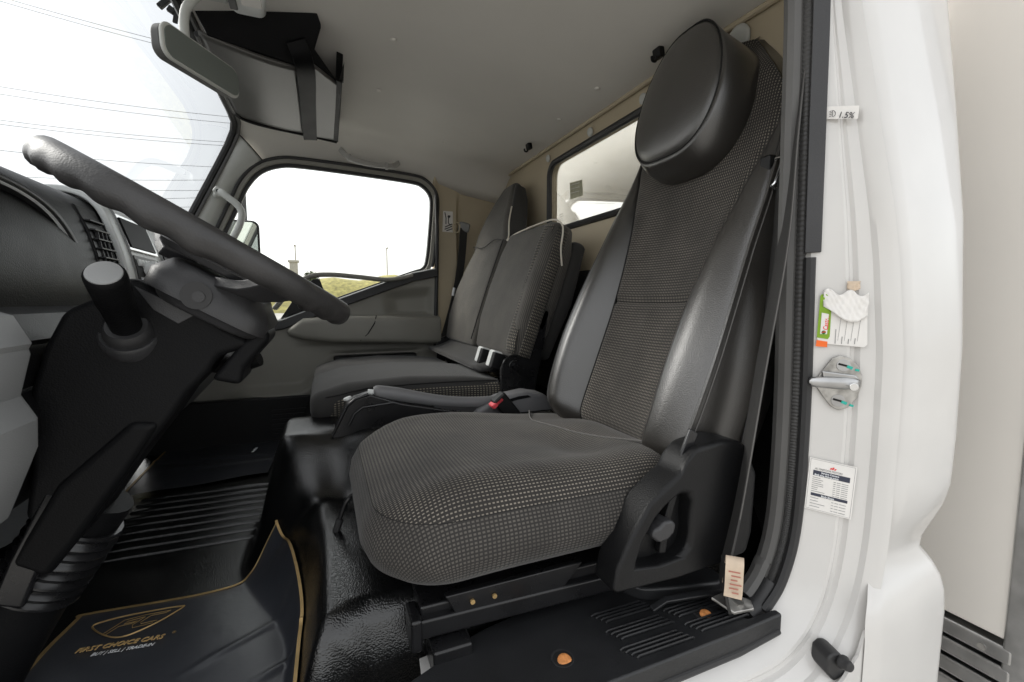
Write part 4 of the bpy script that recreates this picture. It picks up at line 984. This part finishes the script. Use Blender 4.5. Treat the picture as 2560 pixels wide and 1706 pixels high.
# passenger belt
pb = thing('passenger_seat_belt', 'black passenger seat belt on the far rear pillar', 'seat belt', (.57,1.97,.1))
rbox('belt_guide', (.592,1.975,.322), (.050,.03,.042), MT['dashgrey'], pb, rot=Matrix.Rotation(R(12),3,'Y'), bev=.010)
tube('guide_ring', [(.555+.016*math.cos(a),1.965,.318+.022*math.sin(a)) for a in [k*math.pi/6 for k in range(12)]], .004, MT['beige'], pb, closed=True, n=8)
ribbon('webbing', crom([(.588,1.965,.315),(.575,1.962,.18),(.545,1.955,.02),(.50,1.945,-.13),(.47,1.93,-.21)], 5), (.9,.3,.1), .038, .003, MT['web'], pb)
rbox('retractor_cover', (.560,1.985,-.02), (.05,.02,.16), MT['beige'], pb, bev=.008)
tube('belt_tongue', [(.535,1.94,.055),(.528,1.94,.02)], .006, MT['whitep'], pb)

# driver belt
bl = thing('driver_seat_belt', 'black driver seat belt running down beside the driver seat', 'seat belt', (.50,.45,-.42))
bp_ = crom([(.645,.470,.40),(.622,.462,.235),(.604,.455,.08),(.566,.450,-.095),(.530,.447,-.28),(.506,.445,-.365)], 8)
ribbon('webbing', bp_, (.60,.80,0), .045, .0028, MT['web'], bl)
ribbon('upper_webbing', crom([(.650,.485,.30),(.645,.50,.10),(.625,.51,-.10),(.60,.51,-.22)], 6), (.60,.80,0), .045, .0028, MT['web'], bl)
tube('webbing_edge', [(p.x-.0135,p.y-.018,p.z) for p in bp_ if p.z > -.30], .0008, MT['thread'], bl, n=5)
tg = crom([(.510,.436,-.392),(.507,.430,-.355),(.500,.423,-.343),(.493,.4165,-.347),(.491,.415,-.36),(.4915,.4155,-.38),(.491,.416,-.394)], 5)
ribbon('paper_tag', tg, (.74,-.67,0), .022, .0012, MT['cream'], bl)
for k in range(6): rbox('tag_print', Vector((.491,.415,-.357-.0058*k))+JN*.0016+JR*(.002*(k % 2)), (.014-.003*(k % 3),.0005,.0016), MT['redprint'], bl, rot=axes(JR, JN), bev=.0001, seg=1)
ribbon('lower_loop', crom([(.506,.445,-.36),(.506,.444,-.40),(.514,.445,-.425)], 5), (.60,.80,0), .040, .004, MT['web'], bl)
prism('anchor_plate', [(.492,.452,-.420),(.512,.430,-.434),(.548,.428,-.437),(.556,.440,-.434),(.53,.46,-.425)], (0,0,.004), MT['steel'], bl, bev=.001)
disc('anchor_bolt', (.531,.442,-.429), (0,-.2,1), .009, .005, MT['steel'], bl, n=6)
gd = thing('belt_guide_clip', 'small bright wire guide on the shoulder of the driver seat', 'wire guide', (.655,.53,.20))
tube('wire', crom([(.668,.525,.222),(.668,.512,.218),(.650,.508,.182),(.648,.512,.176),(.658,.512,.172),(.664,.512,.180)], 4), .0024, MT['chrome'], gd, n=8)
rbox('clip_base', (.668,.535,.205), (.02,.02,.05), MT['blackp'], gd, bev=.004)

# ================================================================== SILL PLATE
sp = thing('sill_step_plate', 'black plastic step plate on the door sill below the seat', 'sill plate', (.3,.47,-.47))
inn = crom([(-.30,.47,0),(.03,.472,0),(.075,.497,0),(.118,.516,0),(.179,.545,0),(.283,.559,0),(.40,.552,0),(.50,.540,0),(.545,.516,0)], 4)
outl = [(p.x,p.y) for p in inn]+[(.548,.470),(.510,.458),(.532,.425),(.585,.424),(.585,.412),(.50,.409),(.2,.407),(-.30,.405)]
plt = prism('plate', [(x,y,-.44) for x, y in outl], (0,0,-.032), MT['stepp'], sp, bev=.007, seg=4)
hs_ = crom([(.41,.551,0),(.415,.520,0),(.435,.505,0),(.50,.487,0),(.548,.482,0),(.552,.52,0),(.50,.548,0)], 3, True)
prism('raised_step', [(p.x,p.y,-.443) for p in hs_], (0,0,.022), MT['stepp'], plt, bev=.009, seg=4)
ribbon('step_crest', [(.418,.488,-.4385),(.44,.485,-.428),(.50,.470,-.424),(.535,.462,-.425)], (.2,1,.4), .010, .006, MT['stepp'], plt, bev=.002)
# five groups of raised tread ribs
for gx, gy, ln in ((.332,.510,.084),(.333,.476,.086),(.332,.443,.090),(.432,.480,.078),(.440,.447,.085)):
    for k in range(4):
        y = gy-k*.0060; x0 = gx+k*.004
        tube('tread_rib', [(x0,y,-.4395),(x0+.004,y,-.4378),(x0+ln*.97,y-.001,-.4378),(x0+ln,y-.001,-.4395)], .0016, MT['stepp'], plt, n=6)
for x, y in ((.259,.459),(.482,.454)):
    disc('screw_well', (x,y,-.4402), (0,0,1), .0125, .0012, MT['seam'], plt, n=22)
    disc('well_rim', (x,y+.0015,-.4401), (0,0,1), .0145, .0009, MT['darkp'], plt, n=22)
    disc('screw_head', (x+.0006,y-.0035,-.4395), (0,-.3,1), .0092, .0022, MT['rust'], plt, n=18, dome=1)
tube('sill_lip', [(-.3,.406,-.470),(.2,.408,-.470),(.5,.410,-.470),(.58,.414,-.466)], .005, MT['rubber'], sp, n=8)
# bare painted floor patch and bracket by the rail foot
pt = thing('seat_foot_bracket', 'black bracket on a bare white floor patch under the seat rail', 'bracket', (.13,.52,-.46))
prism('white_patch', [(.095,.505,-.462),(.125,.492,-.462),(.19,.53,-.462),(.16,.56,-.462),(.10,.55,-.462)], (0,0,.004), MT['white'], pt, bev=.001)
rbox('bracket_block', (.140,.522,-.448), (.036,.024,.026), MT['blackmetal'], pt, bev=.003)
disc('bracket_bolt', (.137,.509,-.447), (0,-1,.2), .006, .004, MT['steel'], pt, n=6)

# ================================================================== FLOOR MATS
def fz(x, y): return H(x, y)
def mat_surface(name, sides, nu, nv, m, parent, lift=.005, wr=0):
    """Coons patch draped on the floor: sides = bottom, top (left to right), left, right (bottom to top)"""
    Bm, Tp, Lf, Rt = [crom([(x,y,0) for x, y in s], 8) for s in sides]
    ev = lambda C, t: C[min(int(t*(len(C)-1)), len(C)-2)].lerp(C[min(int(t*(len(C)-1)), len(C)-2)+1], t*(len(C)-1)-min(int(t*(len(C)-1)), len(C)-2))
    def f(u, v):
        p = ev(Bm,u)*(1-v)+ev(Tp,u)*v+ev(Lf,v)*(1-u)+ev(Rt,v)*u-(Bm[0]*(1-u)*(1-v)+Bm[-1]*u*(1-v)+Tp[0]*(1-u)*v+Tp[-1]*u*v)
        z = fz(p.x, p.y)+lift
        if wr: z += wr(p.x, p.y)
        return Vector((p.x, p.y, z))
    return grid(name, nu, nv, f, m, parent, angle=180), f
def wr1(x, y):
    d1 = (y-.757)-.62*(x+.145)-.9*(x+.145)**2          # crease running across the mat
    d2 = (y-.690)-.5*(x+.07)
    return .0025*math.exp(-(d1/.006)**2)*ss(-.23,-.15,x)+.004*math.exp(-(d2/.005)**2)*ss(-.13,-.07,x)+.0012*math.sin(x*31+y*17)*ss(.93,.90,y)+.0015
fm = thing('floor_mat', 'charcoal floor mat with gold edge and lettering in driver footwell', 'floor mat', (-.25,.80,-.53))
msides = ([(-.44,.50),(-.25,.50),(-.048,.50)], [(-.39,.932),(-.381,.936),(-.277,.927),(-.212,.924),(-.162,.931),(-.144,.952),(-.122,.968),(-.095,.969)], [(-.44,.50),(-.42,.70),(-.405,.805),(-.400,.865),(-.39,.932)], [(-.048,.50),(-.046,.60),(-.044,.673),(-.0415,.726),(-.050,.802),(-.071,.908),(-.095,.969)])
_, mf = mat_surface('mat_sheet', msides, 60, 60, MT['matc'], fm, .006, wr1)
def edge_line(f, side, n, r, name, parent):
    pts = [f(*((k/n, 1) if side == 't' else (0, k/n) if side == 'l' else (1, k/n))) for k in range(n+1)]
    inw = {'t': Vector((0,-1,0)), 'l': Vector((1,0,0)), 'r': Vector((-1,0,0))}[side]
    return ribbon(name, [p+inw*r*.5+Vector((0,0,.0012)) for p in pts], [tuple(inw+Vector((0,0,(f(min(.999,(k+1)/n) if side == 't' else (1-.02 if side == 'r' else .02), 0 if side == 'q' else (1 if side == 't' else k/n)).z-p.z)*0))) for k, p in enumerate(pts)], r, .0012, MT['gold'], parent)
edge_line(mf, 't', 60, .0042, 'gold_edge', fm); edge_line(mf, 'l', 30, .0055, 'gold_edge', fm); edge_line(mf, 'r', 60, .0046, 'gold_edge', fm)
mz = -.5195
# emblem: pointed lens outline with slanted F and C strokes
def flat_loop(name, pts, wd, closed=True):
    P = crom([(x,y,mz) for x, y in pts], 6, closed); return tube(name, P+([P[0]] if closed else []), wd, MT['gold'], fm, n=4)
rt_ = Vector((.115,-.010,0)).normalized(); up_ = Vector((.010,.115,0)).normalized(); eo = Vector((-.30,.868,mz))
def E_(a, b): p = eo+rt_*a+up_*b; return (p.x, p.y)
flat_loop('emblem_outline', [E_(-.058,.018),(E_(-.05,.024)),E_(-.02,.030),E_(.03,.032),E_(.058,.031),E_(.062,.027),E_(.040,.0),E_(.012,-.021),E_(-.008,-.024),E_(-.030,-.012),E_(-.052,.008)], .0014)
def stroke(pts): 
    P = [(*E_(a,b), mz) for a, b in pts]; ribbon('emblem_stroke', [(x,y,z) for x, y, z in P], (0,1,0) if False else tuple(up_), .0016, .0005, MT['gold'], fm)
for pts in (((-.034,-.010),(-.016,.019),(.010,.0235)),((-.034,-.010),(-.029,-.0125)),((-.029,-.0125),(-.018,.0045),(-.001,.0065),(.004,.0105),(-.013,.0085),(-.010,.014),(.012,.0185)),((.012,.0185),(.001,.002),(.004,-.006),(.030,-.002)),((.010,.0235),(.046,.0245),(.040,.020),(.020,.019),(.010,.005),(.013,.001),(.034,.003))):
    stroke(pts)
rt_ = Vector((.115,-.014,0)).normalized(); up_ = Vector((.014,.115,0)).normalized(); to = Vector((-.356,.8295,mz))
text('lettering', 'FIRST CHOICE CARS', to, rt_, up_, .0132, MT['goldtext'], fm, shear=.2, sx=.93, bold=.00016, ext=.0006)
text('registered_mark', '\u00ae', to+rt_*.121+up_*.008, rt_, up_, .007, MT['gold'], fm)
text('lettering', 'BUY | SELL | TRADE-IN', to+rt_*.026-up_*.0135, rt_, up_, .0092, MT['whitep'], fm, shear=.25, bold=.00012, sx=.86)
f2 = thing('floor_mat', 'dark floor mat with thin gold edge in the far passenger footwell', 'floor mat', (-.35,1.7,-.53))
def wr2(x, y): return .004*math.exp(-((y-1.74+.15*(x+.35))/.012)**2)+.005*math.exp(-((y-1.66-.35*(x+.3)**2*3)/.009)**2)*ss(-.46,-.40,x)+.002*math.sin(x*26+y*9)
s2 = ([(-.516,1.478),(-.40,1.50),(-.17,1.53)], [(-.522,1.90),(-.40,1.90),(-.165,1.88)], [(-.516,1.478),(-.519,1.70),(-.522,1.90)], [(-.17,1.53),(-.165,1.7),(-.165,1.88)])
_, m2 = mat_surface('mat_sheet', s2, 40, 40, MT['matc'], f2, .007, wr2)
edge_line(m2, 'l', 30, .006, 'gold_edge', f2)
ribbon('mat_tag', [(-.235,1.735,-.515),(-.228,1.775,-.513)], (1,0,0), .008, .001, MT['whitep'], f2)

# ================================================================== STICKERS AND FITTINGS ON THE JAMB
def jpoly(pts, off=.0012): return [jpt(z, a, off) for a, z in pts]
UPV = Vector((0,0,1))
s1 = thing('headlamp_sticker', 'small white sticker reading 1.5% high on the door pillar', 'sticker', tuple(jpt(.245,.015)))
def jq(a, z, off=.0012):
    """as jpt but following the narrower upper pillar"""
    up = interp(((-.1,1),(.05,.96),(.22,.66),(.37,.44)), z); p = jpt(z, 0, 0); dy = interp(TUM, z)
    return Vector((p.x+a, .432-a/up*.94*1.0+dy*.25, z))+Vector((-.78,-.62,0))*off
plate('sticker_sheet', [jq(.0085,.259,.0022), jq(.0285,.252,.0022), jq(.0285,.236,.0022), jq(.0085,.243,.0022)], JN, .0003, MT['paper'], s1)
sr = (jq(.034,.237)-jq(.006,.25)).normalized()
text('print', '1.5%', jq(.0160,.2415,.0042), sr, UPV, .0105, MT['blackprint'], s1, bold=.00005, sx=.9)
o_ = jq(.0128,.2478,.0042)
tube('lamp_symbol', [o_+sr*(.0035*math.cos(a) if math.cos(a) > 0 else 0)+UPV*.004*math.sin(a) for a in [R(-90+18*k) for k in range(11)]], .00035, MT['blackprint'], s1, n=4, closed=True)
for k in range(4): tube('lamp_symbol_ray', [o_+sr*-.0008+UPV*(.0034-k*.0022), o_+sr*-.0036+UPV*(.0024-k*.0022)], .00032, MT['blackprint'], s1, n=4)

s2_ = thing('oil_service_sticker', 'torn green and white oil change sticker on the door pillar', 'sticker', tuple(jpt(-.03,.02)))
LR = JR; 
def jl(a, z, off=.0014): return jpt(z, a+.0045, off)
plate('sticker_sheet', [jl(.003,-.060),(jl(.042,-.064)),(jl(.0445,-.060)),(jl(.0435,-.012)),(jl(.032,-.006)),(jl(.020,-.001)),(jl(.010,.010)),(jl(.004,.008)),(jl(.001,-.05))], JN, .0004, MT['paper'], s2_)
plate('green_panel', [jl(.0012,-.052,.0022),jl(.011,-.054,.0022),jl(.0125,-.05,.0022),jl(.0135,.000,.0022),jl(.009,.0085,.0022),jl(.0045,.0085,.0022),jl(.0035,.006,.0022)], JN, .0003, MT['green'], s2_)
plate('orange_corner', [jl(.0005,-.0645,.0022),jl(.0105,-.0655,.0022),jl(.0107,-.0575,.0022),jl(.0012,-.0555,.0022)], JN, .0003, MT['orange'], s2_)
plate('logo_plate', [jl(.0040,-.047,.0028),jl(.0100,-.047,.0028),jl(.0112,-.019,.0028),jl(.0050,-.017,.0028)], JN, .0002, MT['paper'], s2_)
text('lettering', 'Castrol', jl(.0105,-.0415,.0034), Vector((.02,-.02,1)), -JR, .0082, MT['red'], s2_, shear=.15, bold=.0001, sx=.86)
disc('logo_disc', jl(.0070,-.0445,.0032), JN, .0026, .0002, MT['dkgreen'], s2_, n=18)
plate('logo_flash', [jl(.0052,-.0452,.0038),jl(.0090,-.0440,.0038),jl(.0086,-.0428,.0038),jl(.0054,-.0440,.0038)], JN, .0001, MT['red'], s2_)
for k, (a, z1) in enumerate(((.0195,-.04),(.025,-.05),(.0305,-.053),(.036,-.052))):
    tube('ruled_line', [jl(a,-.056,.0022), jl(a+.003,-.014,.0022)], .0002, MT['greyprint'], s2_, n=4)
    tube('printed_note', [jl(a-.0022,-.060,.0022), jl(a-.0018,z1,.0022)], .0005, MT['greyprint'], s2_, n=4)
def curl(u, v):
    a = lerp(.006,.044,u); z = lerp(.013,-.017+.010*math.cos((u-.62)*4.2)*-1,v)+.004*math.sin(u*13)*(1-v)-.004*u
    return jl(a, z, .003+.006*v*v*math.sin(u*math.pi)+.0012*math.sin(u*23+v*9)+.0008*math.sin(u*41-v*17))
grid('peeled_flap', 20, 12, curl, MT['paper'], s2_, solid=.0003, angle=180)
grid('torn_scrap', 6, 5, lambda u, v: jl(lerp(.026,.037,u), lerp(.026,.012+.007*abs(u-.5),v), .0016+.001*math.sin(u*9+v*7)), MT['cream'], s2_, solid=.0003)

s3 = thing('contact_sticker', 'white contact list sticker with two dark header bars on door pillar', 'sticker', tuple(jpt(-.27,.02)))
def ck_(s, t, off=.0014): return jl(lerp(.000,.042,s)-.0015*t, lerp(-.226,-.302,t)-.008*s, off)
plate('sticker_sheet', [ck_(0,0),ck_(1,0),ck_(1,1),ck_(0,1)], JN, .0004, MT['paper'], s3)
for a, b in (((.03,.02),(.97,.02)),((.97,.02),(.97,.98)),((.97,.98),(.03,.98)),((.03,.98),(.03,.02))):
    tube('border', [ck_(*a,.002), ck_(*b,.002)], .0002, MT['greyprint'], s3, n=4)
for t0, t1 in ((.225,.325),(.665,.72)): plate('header_bar', [ck_(.1,t0,.0021),ck_(.88,t0,.0021),ck_(.88,t1,.0021),ck_(.1,t1,.0021)], JN, .0002, MT['navy'], s3)
cr = (ck_(1,0)-ck_(0,0)).normalized(); cu = Vector((.03,-.03,1))
text('lettering', 'AL HABTOOR MOTORS', ck_(.13,.205,.0022), cr, cu, .0038, MT['greyprint'], s3, sx=.84)
text('lettering', 'Service Centers', ck_(.27,.268,.0026), cr, cu, .0034, MT['whitep'], s3, bold=.00008)
text('lettering', 'Body shop Pick-up points', ck_(.13,.316,.0026), cr, cu, .0034, MT['whitep'], s3, bold=.00008, sx=.85)
text('lettering', 'Body Shops', ck_(.32,.711,.0026), cr, cu, .0034, MT['whitep'], s3, bold=.00008)
for k in range(3): 
    a0 = .44+.045*k; plate('emblem', [ck_(a0,.15,.0022),ck_(a0+.03,.15,.0022),ck_(a0+.055,.12-.02*(k == 1),.0022),ck_(a0+.02,.12-.02*(k == 1),.0022)], JN, .0002, MT['red'], s3)
rnd = random.Random(3)
for k in range(12):
    t = .365+k*.038 if k < 8 else .76+(k-8)*.055
    tube('name_line', [ck_(.1,t,.002), ck_(.1+rnd.uniform(.12,.32),t,.002)], .00045, MT['greyprint'], s3, n=4)
    for s0, s1_ in ((.55,.60),(.62,.70),(.72,.86)): tube('number_line', [ck_(s0,t+.012,.002), ck_(s1_,t+.012,.002)], .00045, MT['greyprint'], s3, n=4)

# striker plate
sk = thing('door_striker', 'worn steel door striker with a projecting pin on the door pillar', 'striker', tuple(jpt(-.115,.02)))
so = [(.022,-.076),(.030,-.079),(.037,-.090),(.0405,-.102),(.0405,-.118),(.037,-.134),(.030,-.149),(.022,-.154),(.015,-.149),(.008,-.136),(.002,-.122),(.002,-.110),(.009,-.093),(.015,-.080)]
prism('base_plate', [jl(a,z,.0005) for a, z in so], JN*.005, MT['steel'], sk, bev=.0012)
for a, z in ((.0245,-.090),(.021,-.140)):
    disc('screw', jl(a,z,.0055), JN, .0085, .0012, MT['alu'], sk, n=20, bev=.0005)
    rbox('screw_slot', jl(a-.001,z+.001,.0072), (.010,.001,.0028), MT['seam'], sk, rot=axes(JR+UPV*-.25, JN), bev=.0003)
    rbox('paint_mark', jl(a+.005,z-.002,.0072), (.007,.001,.004), MT['teal'], sk, rot=axes(JR+UPV*-.4, JN), bev=.0003)
    rbox('paint_mark', jl(a+.0115,z-.0055,.0062), (.005,.001,.003), MT['teal'], sk, rot=axes(JR+UPV*-.2, JN), bev=.0003)
loft('striker_tongue', [[jl(a, -.114, o)+UPV*(w_*math.sin(2*math.pi*j/16))+JN*(t_*math.cos(2*math.pi*j/16)) for j in range(16)] for a, o, w_, t_ in ((-.006,.012,.004,.003),(-.004,.012,.0065,.004),(.004,.012,.008,.005),(.014,.011,.0085,.006),(.026,.010,.009,.006),(.034,.008,.008,.005),(.039,.005,.005,.003))], MT['alu'], sk, angle=60)
prism('bridge', [jl(a,z,.006) for a, z in ((.005,-.098),(.034,-.102),(.038,-.108),(.006,-.107))], JN*.005, MT['alu'], sk, bev=.002)
disc('pin', jl(.031,-.117,.012), JN, .0055, .009, MT['chrome'], sk, n=18, bev=.001)

# rubber bump stop low on the pillar
bs_ = thing('bump_stop', 'black rubber bump stop at the bottom of the door pillar', 'bump stop', (.665,.375,-.53))
bo = [(0.6069, 0.362, -0.4982), (0.6081, 0.362, -0.4771), (0.6162, 0.36, -0.4709), (0.6249, 0.358, -0.4721), (0.6329, 0.356, -0.4783), (0.6385, 0.355, -0.4926), (0.636, 0.356, -0.5075), (0.6211, 0.36, -0.5137)]
prism('base', bo, (.010,.030,0), MT['rubber'], bs_, bev=.004)
bd = Vector((-.2,-.95,.12)).normalized()
loft('button', [ring_(Vector((.627,.356,-.482))+bd*h, bd, r_, 20) for h, r_ in ((0,.009),(.003,.0095),(.006,.007),(.010,.007),(.013,.006),(.014,.003))], MT['rubber'], bs_, angle=50)
# stickers on the far pillar and rear window
q = thing('belt_warning_sticker', 'small pictogram sticker on the far rear pillar', 'sticker', (.526,1.997,.346))
plate('sticker_sheet', [(.505,1.9985,.391),(.548,1.9985,.391),(.547,1.9985,.300),(.500,1.9985,.301)], (0,-1,0), .0006, MT['paper'], q)
for pts in (((.512,.385),(.517,.36),(.516,.335)),((.536,.372),(.528,.36),(.527,.34),(.537,.33)),((.512,.322),(.53,.33),(.544,.337)),((.51,.312),(.53,.32),(.544,.328)),((.518,.306),(.545,.316))):
    tube('pictogram_line', [(x,1.997,z) for x, z in pts], .0021, MT['blackprint'], q, n=4)
disc('pictogram_head', (.530,1.998,.368), (0,-1,0), .006, .001, MT['blackprint'], q, n=12)
q = thing('window_label', 'yellowed square label on the rear window', 'sticker', (.785,1.34,.365))
plate('label_sheet', [(.7845,1.378,.394),(.7845,1.298,.386),(.7845,1.292,.335),(.7845,1.372,.338)], (-1,0,0), .0005, mat('yellowed_label', (.36,.35,.24), .5, var=.25, vscale=60), q)
for k in range(3): tube('label_line', [(.7838,1.366,.384-k*.013),(.7838,1.315,.380-k*.013)], .0009, MT['paper'], q, n=4)
q = thing('window_lettering', 'mirrored dealer lettering on the rear window beside the headrest', 'lettering', (.785,1.0,.41))
text('lettering', 'MOTORS', (.7845,.935,.414), (0,1,0), (0,0,1), .020, MT['greyprint'], q, bold=.0002)
rbox('lettering_bar', (.7845,1.012,.402), (.0006,.02,.004), MT['blackprint'], q, bev=.0001, seg=1)
rbox('lettering_bar', (.7845,.98,.402), (.0006,.012,.004), MT['blackprint'], q, bev=.0001, seg=1)
q = thing('window_code', 'tiny printed code square low on the rear window', 'sticker', (.785,1.43,.29))
for k in range(4): tube('code_line', [(.7845,1.446,.300-k*.008),(.7845,1.424-.004*(k % 2),.301-k*.008)], .0010, MT['greyprint'], q, n=4)
